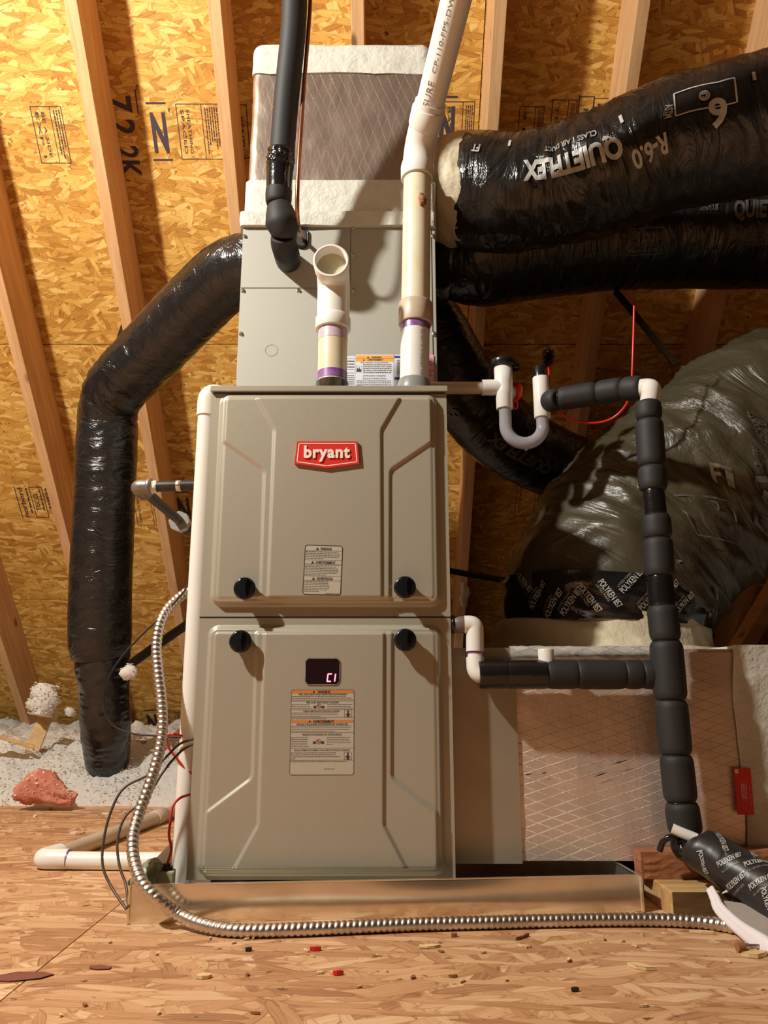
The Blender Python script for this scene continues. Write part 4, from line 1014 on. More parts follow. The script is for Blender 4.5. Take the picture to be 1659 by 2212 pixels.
# upper right run with mirrored lettering
y1_ = 1.775
p1 = [cl(1000,412,1.74,0.128), cl(1008,412,1.738,0.138), cl(1040,415,1.73,0.141), cl(1110,418,1.71,0.136), cl(1200,406,1.68,0.134), cl(1310,370,1.63,0.138), cl(1430,320,1.575,0.142), cl(1560,290,1.525,0.147), cl(1720,250,1.47,0.149), cl(1900,190,1.40,0.150)]
def d1(s_, a):
    k = 1.0+1.3*math.exp(-((s_-0.28)/0.12)**2)
    return film(0.0042,12.7,15,1.9,0.5)(s_,a)*k
du1, T1 = flex('flexible_duct', p1, 'upper black flexible duct with white lettering rising from the plenum to the right', 'black_film', d1, segs=96)
def wrap_text(m, T, s0, a0, txt, h, mat, wd, flip=False, rot=0.0, lift=0.0035, bold=0.03, r=0.145):
    vs, fs, x0, x1, y0, y1 = glyphs(txt, bold, 1.0, 0)
    import bmesh
    bm = bmesh.new(); bv = [bm.verts.new(v) for v in vs]
    for f in fs:
        try: bm.faces.new([bv[i] for i in f])
        except ValueError: pass
    bmesh.ops.triangulate(bm, faces=bm.faces)
    for _ in range(2):
        es = [e for e in bm.edges if e.calc_length()*h/0.72 > 0.014]
        if es: bmesh.ops.subdivide_edges(bm, edges=es, cuts=1); bmesh.ops.triangulate(bm, faces=bm.faces)
    bm.verts.index_update(); bm.verts.ensure_lookup_table()
    sy = h/0.72; sx = wd/(x1-x0); out = []
    cr, sr = math.cos(rot), math.sin(rot)
    for v in bm.verts:
        a = (v.co.x-(x0+x1)/2)*sx; c_ = (v.co.y-0.36)*sy
        if flip: a, c_ = -a, -c_
        a, c_ = a*cr-c_*sr, a*sr+c_*cr
        out.append(T.at(s0+a, a0+c_/r, lift))
    m.add(out, [tuple(v.index for v in f.verts) for f in bm.faces], mat); bm.free()
def find(T, px, py, r=0.145):     # tube coordinates (distance, angle) of the skin seen at a pixel
    best = None
    n = 120
    for i in range(n+1):
        s_ = T.len*i/n
        for k in range(-22, 23):
            a = k*0.07; p = T.at(s_, a); zc = p.y*CT + (p.z-CAMZ)*ST
            qx = 829.5 + FOC*p.x/zc; qy = 1106 - FOC*((p.z-CAMZ)*CT - p.y*ST)/zc
            e = (qx-px)**2 + (qy-py)**2
            if best is None or e < best[0]: best = (e, s_, a)
    return best[1], best[2]
m = MB()
DUCT = {}
def put(T, px, py, txt, h, wd, mat='white_print', flip=False, rot=0.0, bold=0.03):
    m = MB(); s_, a = find(T, px, py); wrap_text(m, T, s_, a, txt, h, mat, wd, flip, rot, bold=bold); m.build('printed_lettering', DUCT['t'])
def bx(T, px, py, w_, h_, mat='white_print', rot=0.0, th=0.003):
    m = MB(); s_, a = find(T, px, py); cr, sr = math.cos(rot), math.sin(rot)
    q = []
    n_ = 8
    cs = [(-w_/2,-h_/2),(w_/2,-h_/2),(w_/2,h_/2),(-w_/2,h_/2)]
    for i in range(4):
        A_, B_ = Vector(cs[i]), Vector(cs[(i+1)%4]); d = (B_-A_).normalized(); nn = Vector((-d.y,d.x))*th/2
        for k in range(n_):
            P_, Q_ = A_.lerp(B_,k/n_), A_.lerp(B_,(k+1)/n_)
            m.add([T.at(s_+v.x*cr-v.y*sr, a+(v.x*sr+v.y*cr)/0.145, 0.0035) for v in (P_-nn,Q_-nn,Q_+nn,P_+nn)], [(0,1,2,3)], mat)
    m.build('printed_frame', DUCT['t'])
DUCT['t'] = du1
put(T1, 1225, 352, 'QUIETFLEX', 0.046, 0.235, flip=True, bold=0.05)
put(T1, 1403, 325, 'R-6.0', 0.040, 0.085, flip=True, bold=0.03)
put(T1, 1552, 250, '6', 0.058, 0.034, flip=True, bold=0.03)
bx(T1, 1520, 205, 0.115, 0.055); put(T1, 1522, 205, '©', 0.022, 0.022, flip=True)
put(T1, 1447, 238, 'ASTM', 0.016, 0.030, 'grey_print', flip=True, rot=1.4)
put(T1, 1225, 310, 'CLASS 1 AIR DUCT', 0.014, 0.13, 'grey_print', flip=True)
put(T1, 1030, 325, 'FT', 0.02, 0.02, flip=True); put(T1, 1100, 312, 'I', 0.022, 0.007); put(T1, 1342, 262, 'I', 0.022, 0.007); put(T1, 1628, 165, 'I', 0.02, 0.007)
# cream mastic collar at the plenum
cm = [(0.1175,1.75,at(930,412,1.75).z,0.118), cl(950,412,1.75,0.124), cl(975,412,1.745,0.134), cl(1006,412,1.738,0.135), cl(1018,412,1.736,0.128)]
m = MB(); Tube(spline(cm,0.004), 0.13, disp=film(0.007,31,14,2.4,0.7)).mesh(m, 'cream_mastic', 84); m.build('mastic_collar', du1, label='cream smeared mastic tape collar')

# second run below it
p2 = [(0.150,2.03,at(950,545,2.03).z,0.095), cl(985,552,2.03,0.128), cl(1040,548,2.03,0.150), cl(1150,528,2.04,0.158), cl(1300,508,2.04,0.160), cl(1480,500,2.04,0.162), cl(1680,500,2.02,0.162), cl(1900,500,2.0,0.162)]
du2, T2 = flex('flexible_duct', p2, 'lower black flexible duct in the shade, running right below the upper one', 'black_film', film(0.0040,22.1,14,1.8,0.4), segs=96)
DUCT['t'] = du2
put(T2, 1529, 435, 'R-6.0', 0.030, 0.062, 'dull_print'); put(T2, 1530, 455, 'ASTM C-518', 0.009, 0.055, 'dull_print'); put(T2, 1665, 452, 'QUIETFLEX', 0.040, 0.20, 'dull_print', bold=0.05)
bx(T2, 1395, 520, 0.095, 0.062, 'dull_print', th=0.002); put(T2, 1398, 510, '®', 0.02, 0.02, 'dull_print'); put(T2, 1394, 536, 'LISTED AIR DUCT', 0.008, 0.07, 'dull_print')
put(T2, 1282, 530, 'I', 0.02, 0.006, 'dull_print'); put(T2, 1281, 548, 'FT', 0.012, 0.018, 'dull_print'); put(T2, 1546, 520, 'I', 0.02, 0.006, 'dull_print'); put(T2, 1541, 540, 'FT', 0.012, 0.018, 'dull_print')
for k in range(4): put(T2, 1630, 498+k*8, 'INSTALL IN ACCORDANCE', 0.006, 0.07, 'dull_print', bold=0.0)
m = MB(); Tube(spline([(0.1175,2.025,at(940,545,2.03).z,0.082),(0.15,2.03,at(955,545,2.03).z,0.115),cl(985,552,2.03,0.132)],0.005), 0.13, disp=film(0.007,41,16,2.2,0.6)).mesh(m, 'black_tape', 72); m.build('tape_wrap', du2, label='crumpled black tape at the plenum')

# third run behind, dropping to the right
p3 = [cl(890,640,2.24,0.10), cl(945,740,2.28,0.115), cl(1010,855,2.34,0.120), cl(1080,930,2.42,0.124), cl(1160,982,2.52,0.122), cl(1250,1018,2.62,0.117), cl(1330,1035,2.70,0.112)]
du3, T3 = flex('flexible_duct', p3, 'dark flexible duct slanting down behind the clear drain trap', 'black_film', film(0.0035,52.1,14,1.8,0.4), segs=72)
DUCT['t'] = du3
put(T3, 1125, 985, 'QUIETFLEX', 0.042, 0.23, 'dull_print', flip=True, bold=0.05); put(T3, 985, 898, '6', 0.045, 0.03, 'dull_print', flip=True)

# big return duct elbow
RZ = at(1200,1397,1.42).z
p4 = [(0.515,1.80,RZ+0.075,0.205), (0.520,1.80,RZ+0.13,0.230), cl(1356,1205,1.82,0.232), cl(1440,1110,1.83,0.234), cl(1540,1028,1.83,0.240), cl(1650,950,1.82,0.246), cl(1800,900,1.80,0.248), cl(2000,880,1.78,0.248)]
def d4(s_, a): return film(0.0095,71.3,11,1.3,0.35)(s_,a)*(1.0+0.5*math.exp(-((s_-0.3)/0.2)**2)) + 0.006*max(0,math.sin(s_*34+3.5*math.sin(a*1.5+1)+2*noise.noise(Vector((s_*6,a,3)))))**3 + 0.011*(max(0,1-3.2*abs(noise.noise(Vector((s_*13+1.2*a, math.cos(a)*1.1, math.sin(a)*1.1+9)))))**2)
du4, T4 = flex('flexible_duct', p4, 'very wide brown black flexible duct bending up from the foil box at the right', 'brown_film', d4, segs=128, step=0.008)
def wrap4(px, py, *a_, **k_): put(T4, px, py, *a_, **k_)
DUCT['t'] = du4
put(T4, 1565, 1030, 'FT', 0.03, 0.035, 'grey_print', rot=-0.7); put(T4, 1578, 1042, 'I', 0.035, 0.01, 'grey_print', rot=-0.7)
put(T4, 1478, 1225, 'FT', 0.022, 0.028, 'grey_print', rot=-0.5); put(T4, 1645, 1075, 'FLEX', 0.05, 0.12, 'dull_print', rot=0.6)
bx(T4, 1540, 1120, 0.10, 0.07, 'dull_print', rot=-0.6); put(T4, 1515, 1095, 'LISTED', 0.018, 0.06, 'dull_print', rot=-0.6)
for k in range(4): put(T4, 1625+k*7, 960-k*10, 'THERMAL DUCT', 0.012, 0.08, 'dull_print', rot=0.8, bold=0.0)
cb = [(0.505,1.80,RZ-0.004,0.262), (0.505,1.80,RZ+0.02,0.245), (0.510,1.80,RZ+0.05,0.228), (0.513,1.80,RZ+0.085,0.222)]
m = MB(); Tube(spline(cb,0.005), 0.2, disp=film(0.008,83,17,3.0,0.5)).mesh(m, 'cream_mastic', 120); m.build('mastic_collar', du4, label='cream mastic smeared around the collar')
T5 = Tube(spline([(0.513,1.80,RZ+0.062,0.228),(0.515,1.80,RZ+0.10,0.236),(0.520,1.80,RZ+0.155,0.243)],0.004), 0.2, disp=film(0.0075,91,14,2.5,0.5))
m = MB(); T5.mesh(m, 'black_tape', 128)
m.build('tape_wrap', du4, label='black tape with white lettering')
rr = random.Random(9)
for i in range(15):
    m = MB()
    a = -1.25 + 2.3*i/14; s_ = 0.025 + 0.055*rr.random(); ro = rr.choice([-0.9,-0.8,0.9])
    wrap_text(m, T5, s_, a, 'POLYKEN 857', 0.013, 'white_print', 0.062, rot=-PI/2+ro, bold=0.02, r=0.235, lift=0.004)
    wrap_text(m, T5, s_, a+0.06, 'LISTED MARK', 0.005, 'grey_print', 0.04, rot=-PI/2+ro, bold=0.0, r=0.235, lift=0.004)
    m.build('tape_print', du4)
mats_strap = [(at(1328,628,2.1)), at(1370,690,2.14), at(1420,745,2.2), at(1458,785,2.25)]
beam('hanger_strap', mats_strap[0], mats_strap[3], 0.03, 0.003, 'black_rubber', 'thin dark hanger strap below the shaded ducts at the right', 'strap', up=(0,-1,0.3), bev=0)

# ------------------------------------------------------------------ return air box beside the furnace
RY = 1.42; RB = 0.0565
ret = thing('return_box', (0.7, 1.75, RB), 'foil faced return air box running right from the lower furnace side', 'duct')
m = MB(); X1_ = 1.55
def face_grid(m, x0, x1, z0, z1, y, mat, amp, sd, st=0.012, back=0.004):
    nx = max(2, int((x1-x0)/st)); nz = max(2, int((z1-z0)/st)); vs = []
    for j in range(nz+1):
        for i in range(nx+1):
            x = x0+(x1-x0)*i/nx; z = z0+(z1-z0)*j/nz; e = 1
            vs.append((x, y - amp*(noise.noise(Vector((x*6+sd,z*6,1)))+0.4*noise.noise(Vector((x*22+sd,z*22,1)))), z))
    m.add(vs, [(j*(nx+1)+i, j*(nx+1)+i+1, (j+1)*(nx+1)+i+1, (j+1)*(nx+1)+i) for j in range(nz) for i in range(nx)], mat, True)
m.box((FXR+0.001,RY+0.006,RB), (X1_,2.06,RZ-0.004), 'foil_duct')
face_grid(m, FXR+0.001, X1_, RB, RZ-0.010, RY+0.001, 'foil_duct', 0.0035, 3.0)
m.build('foil_facing', ret)
m = MB(); xt0 = at(1102,1410,RY).x; xt1 = at(1440,1410,RY).x
e = [Vector((x, RY+0.002, RZ-0.012)) for x in (xt0, (xt0+xt1)/2, xt1)]
Tube(spline([(*p,0.012) for p in e],0.006), 0.012, ref=(0,-1,0.5), disp=film(0.0022,7,30,1.5,0.3)).mesh(m, 'foil_shiny', 20); m.build('foil_corner', ret, label='shiny foil edge along the top')
m = MB(); xs1 = at(1120,1650,RY).x
m.box((FXR+0.0012,RY-0.0035,RB-0.004), (xs1,RY+0.004,RZ-0.002), 'tan_tape'); face_grid(m, FXR+0.0012, xs1, RB-0.004, RZ-0.002, RY-0.0042, 'tan_tape', 0.0012, 9)
m.build('side_sheet', ret, label='plain tan sheet next to the furnace')
m = MB()
xa = at(1592,1600,RY).x
face_grid(m, xa, X1_, RB, RZ+0.003, RY-0.006, 'white_tape', 0.004, 17, 0.007)
for i, v in enumerate(m.v):
    if v[0] < xa+0.004: m.v[i] = (v[0]+0.014*noise.noise(Vector((v[2]*11,2,2)))+ (0.035*max(0,(v[2]-0.30))) , v[1]+0.004, v[2])
m.box((xa+0.02,RY-0.002,RZ-0.003), (X1_,2.05,RZ+0.003), 'white_tape')
m.build('tape_band', ret, label='wide whitish tape around the right end')
fr = frame((at(1602,1708,RY).x, RY-0.009, at(1602,1708,RY).z), (1,0,0), (0,0,1), rot=-0.02)
m = MB(); hx, hz_ = 0.0145, 0.0385
m.prism(rrect(-hx,-hz_,hx,hz_,0.001), 0, 0.0004, fr, 'label_red')
outline(m, fr, rrect(-0.0038,-0.0155,0.0038,0.0155,0.003), 0.001, 'badge_white', 0.0008); text(m, fr, 'SERVICE', 0, 0, 0.0038, 'badge_white', wd=0.024, rot=-PI/2, lift=0.0008)
rect(m, fr, -hx+0.001, hz_-0.009, -hx+0.007, hz_-0.002, 'badge_white', 0.0008)
for k in range(3): text(m, fr, 'NOTICE', hx-0.004, -0.02+0.012*k, 0.003, 'label_pink', wd=0.009, rot=-PI/2, lift=0.0008)
m.build('red_label', ret, label='narrow red sticker')
m = MB()                                             # small cuts in the foil
for px, py, dx, dy in ((1141,1673,20,-3),(1298,1673,34,-12),(1340,1646,42,-12),(1176,1670,14,-2)):
    a = at(px-dx/2,py-dy/2,RY-0.0048); b_ = at(px+dx/2,py+dy/2,RY-0.0048); d = (b_-a).normalized(); nn = Vector((-d.z,0,d.x))*0.0012
    m.add([a, a.lerp(b_,0.5)-nn, b_, a.lerp(b_,0.45)+nn], [(0,1,2,3)], 'dark_gap')
m.build('slit', ret, label='small dark cuts in the foil')

# ------------------------------------------------------------------ metal drain pan
A0 = Vector((at(275,1998,1.26).x, 1.262, 0.0)); yaw = math.radians(4.6); PW, PD, PH, PTk = 0.795, 0.90, 0.0535, 0.0016
Rz = Matrix.Rotation(yaw, 3, 'Z')
pf = lambda x, y, z: A0 + Rz @ Vector((x,y,z))
PM = Matrix.Translation(A0) @ Rz.to_4x4()
pan = thing('drain_pan', pf(PW/2,PD/2,0), 'shallow galvanised metal drain pan under the furnace', 'pan')
m = MB(); m.box((0,0,0.0005),(PW,PD,0.0022),'galvanised',PM); m.build('pan_floor', pan)
for nm, lo, hi in (('front_wall',(0,0,0),(PW,PTk,PH)), ('back_wall',(0,PD-PTk,0),(PW,PD,PH-0.004)), ('left_wall',(0,PTk,0),(PTk,PD-PTk,PH)), ('right_wall',(PW-PTk,PTk,0),(PW,PD-PTk,PH-0.0005))):
    m = MB()
    if nm == 'front_wall':
        n_ = 60; vs = []
        for j in range(9):
            for i in range(n_+1):
                x = PW*i/n_; z = PH*j/8; vs.append(pf(x, -0.0022*math.sin(PI*i/n_)*math.sin(PI*j/8)*(1+0.4*math.sin(i*0.21)), z+0.0002))
        m.add(vs, [(j*(n_+1)+i, j*(n_+1)+i+1, (j+1)*(n_+1)+i+1, (j+1)*(n_+1)+i) for j in range(8) for i in range(n_)], 'galvanised', True)
        m.box((0,0.0004,0),(PW,PTk,PH-0.0002),'galvanised',PM)
        m.box((0,-0.001,PH-0.0002),(PW,0.005,PH+0.0012),'galvanised',PM)
    else: m.box(lo, hi, 'galvanised', PM)
    if nm == 'left_wall': m.box((-0.001,0,PH-0.0002),(0.004,PD,PH+0.0010),'galvanised',PM)
    if nm == 'right_wall': m.box((PW-0.004,0,PH-0.0007),(PW+0.001,PD,PH+0.0006),'galvanised',PM)
    m.build('wall' if False else 'pan_wall', pan)
for x in (0, PW):                                    # folded corners
    m = MB(); P = [pf(x,-0.001,z) for z in (0.001, PH*0.5, PH)]; Tube(P, 0.0022, ref=(1,-1,0)).mesh(m, 'galvanised', 8)
    if x: 
        m.box((PW+0.0012,-0.002,0.001),(PW+0.0030,0.035,PH-0.004),'galvanised',PM)
    m.build('folded_corner', pan)

# float switch in the near left corner
sw = thing('float_switch', pf(0.055,0.055,0.002), 'small khaki float switch clipped in the left corner of the metal pan', 'switch')
c = at(358,1888,1.335)
m = MB(); B = Matrix.Translation(Vector((c.x,1.335,c.z-0.012))) @ Matrix.Rotation(0.15,4,'Z')
m.box((-0.0125,-0.012,-0.026),(0.0145,0.014,0.018),'float_switch',B); m.build('switch_body', sw, bevel=0.003)
m = MB(); top = B @ Vector((0.001,0,0.018)); rod(m, top, top+Vector((0,0,0.006)), 0.010, 'black_rubber', 18); rod(m, top+Vector((0,0,0.006)), top+Vector((0,0,0.010)), 0.006, 'black_rubber', 14); m.build('cap', sw)
c2 = at(322,1885,1.325)
m = MB(); P = spline([(c2.x-0.022,1.315,c2.z-0.022,0.012),(c2.x-0.006,1.32,c2.z-0.008,0.018),(c2.x+0.006,1.33,c2.z+0.006,0.016),(c2.x+0.013,1.336,c2.z+0.013,0.010)],0.002)
Tube(P, 0.015, disp=lambda s_, a: 0.003*noise.noise(Vector((s_*120,math.cos(a)*3,math.sin(a)*3)))).mesh(m, 'switch_tape', 28); m.build('clip_arm', sw, label='crinkled green grey clip')

# ------------------------------------------------------------------ left side pipes
lv = thing('drain_pipe', (FXL-0.018,1.41,0.004), 'white plastic pipe running down the left side of the furnace', 'pipe')
zt = at(450,830,1.415).z-0.0175; xv = FXL-0.0178
P = fillet([(FXL+0.02,1.415+0.03,zt),(FXL-0.0175,1.412,zt),(xv,1.412,zt-0.05)], 0.022, 8)
m = MB(); rod(m, (xv,1.412,0.0035), (xv,1.412,zt-0.02), 0.0166, 'pvc_white', 28); m.build('pipe', lv)
m = MB(); Tube([(*p,0.0192) for p in P], 0.0192, ref=(0.2,-1,0.2)).mesh(m, 'pvc_white', 28); rod(m, (xv,1.412,zt-0.048), (xv,1.412,zt-0.0465), 0.0168, 'purple_primer', 28); m.build('elbow', lv)

fp = thing('floor_pipe', on_z(200,1858,0.0), 'white plastic pipe lying on the floor at the left, doubling back at an elbow', 'pipe')
r_ = 0.0170; e0 = on_z(98,1858,r_); a_ = Vector((-0.418, e0.y-0.012, r_)); bck = at(438,1722,2.46); bck.z = r_
e0 = Vector((e0.x, e0.y, r_))
m = MB(); rod(m, e0+Vector((0.01,0,0)), a_, r_*0.97, 'pvc_white', 28); m.build('pipe', fp, label='near white length')
dirb = (bck-e0).normalized()
m = MB(); rod(m, e0+dirb*0.03, bck, r_*0.97, 'pvc_tan', 28); m.build('pipe', fp, label='dusty length running back')
m = MB(); P = fillet([e0+Vector((0.045,-0.001,0.002)), e0+Vector((-0.012,0,0.002)), e0+dirb*0.055+Vector((-0.002,0,0.002))], 0.016, 8)
Tube([(*p,0.0190) for p in P], 0.0190, ref=(0,0,1)).mesh(m, 'pvc_white', 28); rod(m, e0+Vector((0.044,-0.001,0.002)), e0+Vector((0.0465,-0.001,0.002)), 0.0182, 'purple_primer', 28); m.build('elbow', fp, label='white elbow')
q = on_z(283,1764,r_)
qq = e0+dirb*((q-e0).length)
m = MB(); ringed(m, qq-dirb*0.03, qq+dirb*0.03, 0.0195, 'pvc_tan'); m.build('coupling', fp)

# gas pipe
gp = thing('gas_pipe', at(290,1055,1.47), 'black iron gas pipe with a grey elbow leaving the left side of the furnace', 'pipe')
g0 = at(450,1047,1.47); g0.x = FXL; g1 = at(300,1052,1.47); rg = 0.0107
m = MB(); rod(m, g0, g1, rg, 'black_iron', 20); ringed(m, g1.lerp(g0,0.47), g1.lerp(g0,0.53), rg+0.0006, 'zinc', 0.0004, 20); m.build('pipe', gp)
gb = Vector((g1.x+0.002, 2.25, g1.z-0.006))
m = MB(); rod(m, g1+Vector((0.002,0.02,0)), gb, rg, 'black_iron', 20); m.build('pipe', gp, label='length running back')
m = MB(); P = fillet([g1+Vector((0.022,0,0)), g1+Vector((-0.004,0,0)), g1+Vector((0.0,0.038,-0.001))], 0.014, 8); Tube([(*p,0.0150) for p in P], 0.015, ref=(0,0,1)).mesh(m, 'grey_iron', 24)
ringed(m, g1+Vector((0.016,0,0)), g1+Vector((0.026,0,0)), 0.0175, 'grey_iron', 0.002); ringed(m, g1+Vector((0,0.032,0)), g1+Vector((0,0.042,0)), 0.0175, 'grey_iron', 0.002); m.build('elbow', gp)
m = MB(); Tube(spline([(*(g1+Vector((0.024,0,0))),0.0135),(*(g1+Vector((0.036,0,0))),0.0115)],0.001),0.012,disp=lambda s_,a: 0.0022*noise.noise(Vector((s_*250,math.cos(a)*3,math.sin(a)*3)))).mesh(m,'pipe_dope',20); m.build('pipe_dope', gp, label='smear of white thread sealant')
uy = at(393,1135,1.80).y; ud = None
for D_ in [1.5+0.01*i for i in range(60)]:
    if abs(at(391,1135,D_).x - g1.x) < 0.006: ud = D_; break
ud = ud or 1.8; uc = Vector((g1.x+0.002, ud, g1.z-0.004))
m = MB(); m.lathe(uc-Vector((0,0.014,0)), Vector((0,1,0)), [(0,0.016),(0,0.0245),(0.022,0.0245),(0.022,0.016)], 'zinc', 8, smooth=False); m.lathe(uc+Vector((0,0.008,0)), Vector((0,1,0)), [(0,0.0185),(0.04,0.0185),(0.045,0.012)], 'black_iron', 20); m.build('union', gp, label='galvanised union nut')
m = MB(); Tube([at(440,1325,2.70), at(385,1362,2.72), at(330,1400,2.74), at(200,1495,2.80)], 0.016, ref=(0,-1,0)).mesh(m, 'black_foam', 16)
m.build('insulated_line', label='dark insulated line slanting behind the black duct low on the left', cat='pipe')

# ------------------------------------------------------------------ spiral metal conduit
cpts = [(*at(446,1262,1.455),), at(425,1268,1.45), at(396,1284,1.44), at(365,1312,1.42), at(347,1345,1.40), at(338,1395,1.385), at(342,1455,1.37), at(349,1515,1.36), at(351,1575,1.35), at(341,1635,1.34), at(322,1698,1.325), at(301,1755,1.31), at(287,1808,1.285), at(289,1858,1.262)]
rc = 0.0092
cpts[0] = Vector((FXL+0.004, 1.455, cpts[0][2]))
cpts += [at(306,1905,1.238), at(340,1942,1.228)] + [on_z(px,py,rc+z) for px,py,z in ((385,1975,0.010),(440,1998,0.003),(510,2010,0.0),(620,2009,0.0),(760,2003,0.0),(900,1997,0.0),(1050,1993,0.0),(1200,1989,0.0),(1320,1987,0.0),(1450,1988,0.0),(1540,1995,0.0),(1620,2010,0.0),(1720,2030,0.0))]
P = spline([tuple(p) for p in cpts], 0.0012)
m = MB()
Tc = Tube(P, rc, ref=(-0.3,-1,0.45), disp=lambda s_, a: -0.0011 + 0.0015*(abs(math.sin(PI*s_/0.0088 - a*0.5))**0.8))
Tc.mesh(m, 'conduit_steel', 14)
m.build('metal_conduit', label='long spiral steel conduit looping off the furnace left side along the pan front', cat='conduit')

# ------------------------------------------------------------------ wires at the left
def wire(name, pts, r, mat, label, D0, D1, ends=None):
    P = [at(px,py,D0+(D1-D0)*i/(len(pts)-1)) if not isinstance(px, Vector) else px for i, (px,py) in enumerate(pts)]
    if ends: P[-1] = ends
    m = MB(); Tube(spline([tuple(p) for p in P],0.006), r, ref=(0.3,-1,0.1)).mesh(m, mat, 8); return m.build(name, label=label, cat='wire')
wire('control_wire', [(446,1150),(434,1205),(408,1262),(362,1318),(312,1366),(266,1415),(236,1462),(224,1515),(240,1562),(284,1584),(350,1590),(422,1595)], 0.0018, 'black_wire', 'thin black wire drooping in a wide curve from the upper furnace side', 1.42, 1.40)
pc = pf(-0.003,-0.004,0.022)
wire('control_wire', [(422,1596),(390,1606),(360,1634),(322,1672),(268,1702),(240,1752),(224,1815),(222,1870),(240,1915),(274,1937)], 0.0021, 'brown_wire', 'outer of two dark wires looping from the furnace side to the pan corner', 1.39, 1.27, pc)
wire('control_wire', [(422,1606),(392,1622),(352,1668),(318,1722),(272,1762),(254,1815),(258,1870),(272,1912),(278,1935)], 0.0021, 'brown_wire', 'inner of two dark wires looping from the furnace side to the pan corner', 1.39, 1.27, pc+Vector((0.003,0,0.003)))
wire('red_wire', [(416,1672),(398,1658),(380,1636),(366,1618),(360,1598),(364,1587),(376,1586),(394,1590)], 0.0022, 'red_wire', 'short red wire curling beside the furnace above the pan', 1.40, 1.38)
wire('red_wire', [(414,1716),(392,1722),(374,1740),(368,1775),(365,1805),(370,1835),(364,1858)], 0.0022, 'red_wire', 'red wire hanging down into the khaki float switch', 1.39, 1.336, B @ Vector((0.001,0,0.026)))

# ------------------------------------------------------------------ condensate trap at the right of the coil
TD = 1.555
tr = thing('drain_trap', at(1125,850,TD), 'white plastic drain trap with a clear U bend right of the furnace top', 'trap')
zp = at(1000,838,TD).z; r34 = 0.0134
m = MB(); P = fillet([(FXR-0.045,1.599,zp),(FXR-0.045,TD,zp),(at(1048,838,TD).x,TD,zp)], 0.02, 6); Tube([(*p,r34) for p in P], r34, ref=(0,0,1)).mesh(m, 'pvc_tan', 24); m.build('inlet_pipe', tr, label='tan inlet pipe')
tx = at(1088,830,TD).x; zt_ = at(1088,792,TD).z; zb2_ = at(1088,884,TD).z
m = MB(); L = zt_-zb2_
m.lathe(Vector((tx,TD,zb2_)), Vector((0,0,1)), [(0,0.0142),(0,0.0168),(0.001,0.0175),(L*0.32,0.0178),(L*0.36,0.0192),(L*0.42,0.0188),(L*0.60,0.0196),(L,0.0200),(L,0.015)], 'pvc_white', 36)
xl = at(1041,838,TD).x
rod(m, (xl,TD,zp+0.001), (tx,TD,zp+0.001), 0.0172, 'pvc_white', 30); rod(m, (xl-0.0012,TD,zp+0.001), (xl,TD,zp+0.001), 0.0150, 'purple_primer', 24)
rod(m, (tx+0.005,TD+0.012,zp), (tx+0.024,TD+0.03,zp), 0.015, 'pvc_white', 24)
m.build('tee', tr, label='white tee under the black cap')
m = MB(); cz = zt_-0.001; m.lathe(Vector((tx,TD,cz)), Vector((0,0,1)), [(0,0.020),(-0.001,0.0235),(0.002,0.0262),(0.012,0.0270),(0.0155,0.0258),(0.017,0.020),(0.0172,0.0001)], 'black_rubber', 36)
m.lathe(Vector((tx+0.026,TD+0.018,cz+0.002)), Vector((0,0,1)), [(0,0.0001),(0,0.013),(0.013,0.013),(0.0145,0.0001)], 'black_rubber', 24); m.build('cap', tr, label='shiny black cap')
m = MB(); rc_ = Vector((tx+0.027,TD+0.022,zp)); ringed(m, rc_, rc_+Vector((0.009,0.003,0)), 0.0215, 'red_plastic', 0.003, 30)
lo = at(1113,872,TD); Tube([lo+Vector((0.0045*math.cos(a*PI/8),0,-0.002+0.010*math.sin(a*PI/8))) for a in range(17)], 0.0018, ref=(0,-1,0)).mesh(m, 'red_plastic', 8)
m.build('red_plug', tr, label='red disc plug with a small loop')
t2x = at(1170,860,TD).x; z2t = at(1170,816,TD).z; z2b = at(1170,903,TD).z; ub = at(1130,958,TD).z
hx_ = (t2x-tx)/2; cxu = (tx+t2x)/2
P = [Vector((tx+0.001,TD,zb2_+0.008)), Vector((tx+0.001,TD,zb2_-0.02))]; uz = ub+hx_+0.0
rx = hx_-0.0005
P += [Vector((cxu-rx*math.cos(a*PI/16), TD, uz-rx*math.sin(a*PI/16))) for a in range(0,17)] + [Vector((t2x-0.001,TD,z2b+0.012))]
m = MB(); Tu = Tube(P, 0.0133, ref=(0,-1,0)); Tu.mesh(m, 'clear_pvc', 32, cap0=False, cap1=False)
Tube(P, 0.0108, ref=(0,-1,0)).mesh(m, 'clear_pvc', 32, cap0=False, cap1=False)
for k_ in range(len(m.f)-(len(P)-1)*32, len(m.f)): m.f[k_] = m.f[k_][::-1]
m.lathe(Vector((cxu+0.002,TD,uz-rx-0.0128)), Vector((0,0,-1)), [(0,0.005),(0.003,0.003),(0.0045,0.0005)], 'clear_pvc', 12); m.build('clear_bend', tr, label='clear plastic U bend')
m = MB(); L = z2t-z2b
m.lathe(Vector((t2x,TD,z2b)), Vector((0,0,1)), [(0,0.0136),(0,0.0170),(0.001,0.0176),(L-0.001,0.0176),(L,0.0170),(L,0.0130)], 'pvc_white', 36)
fs_ = at(1185,862,TD); rod(m, (t2x,TD,fs_.z), (t2x+0.03,TD-0.004,fs_.z), 0.0170, 'pvc_white', 28); m.build('tee', tr, label='white tee where the foam line starts')
m = MB(); ct = at(1170,793,TD).z
m.lathe(Vector((t2x-0.002,TD,z2t-0.004)), Vector((0,0,1)), [(0,0.0128),(ct-z2t+0.003,0.0130),(ct-z2t+0.0042,0.012),(ct-z2t+0.0043,0.0001)], 'black_rubber', 30); m.build('plug', tr, label='black plug')
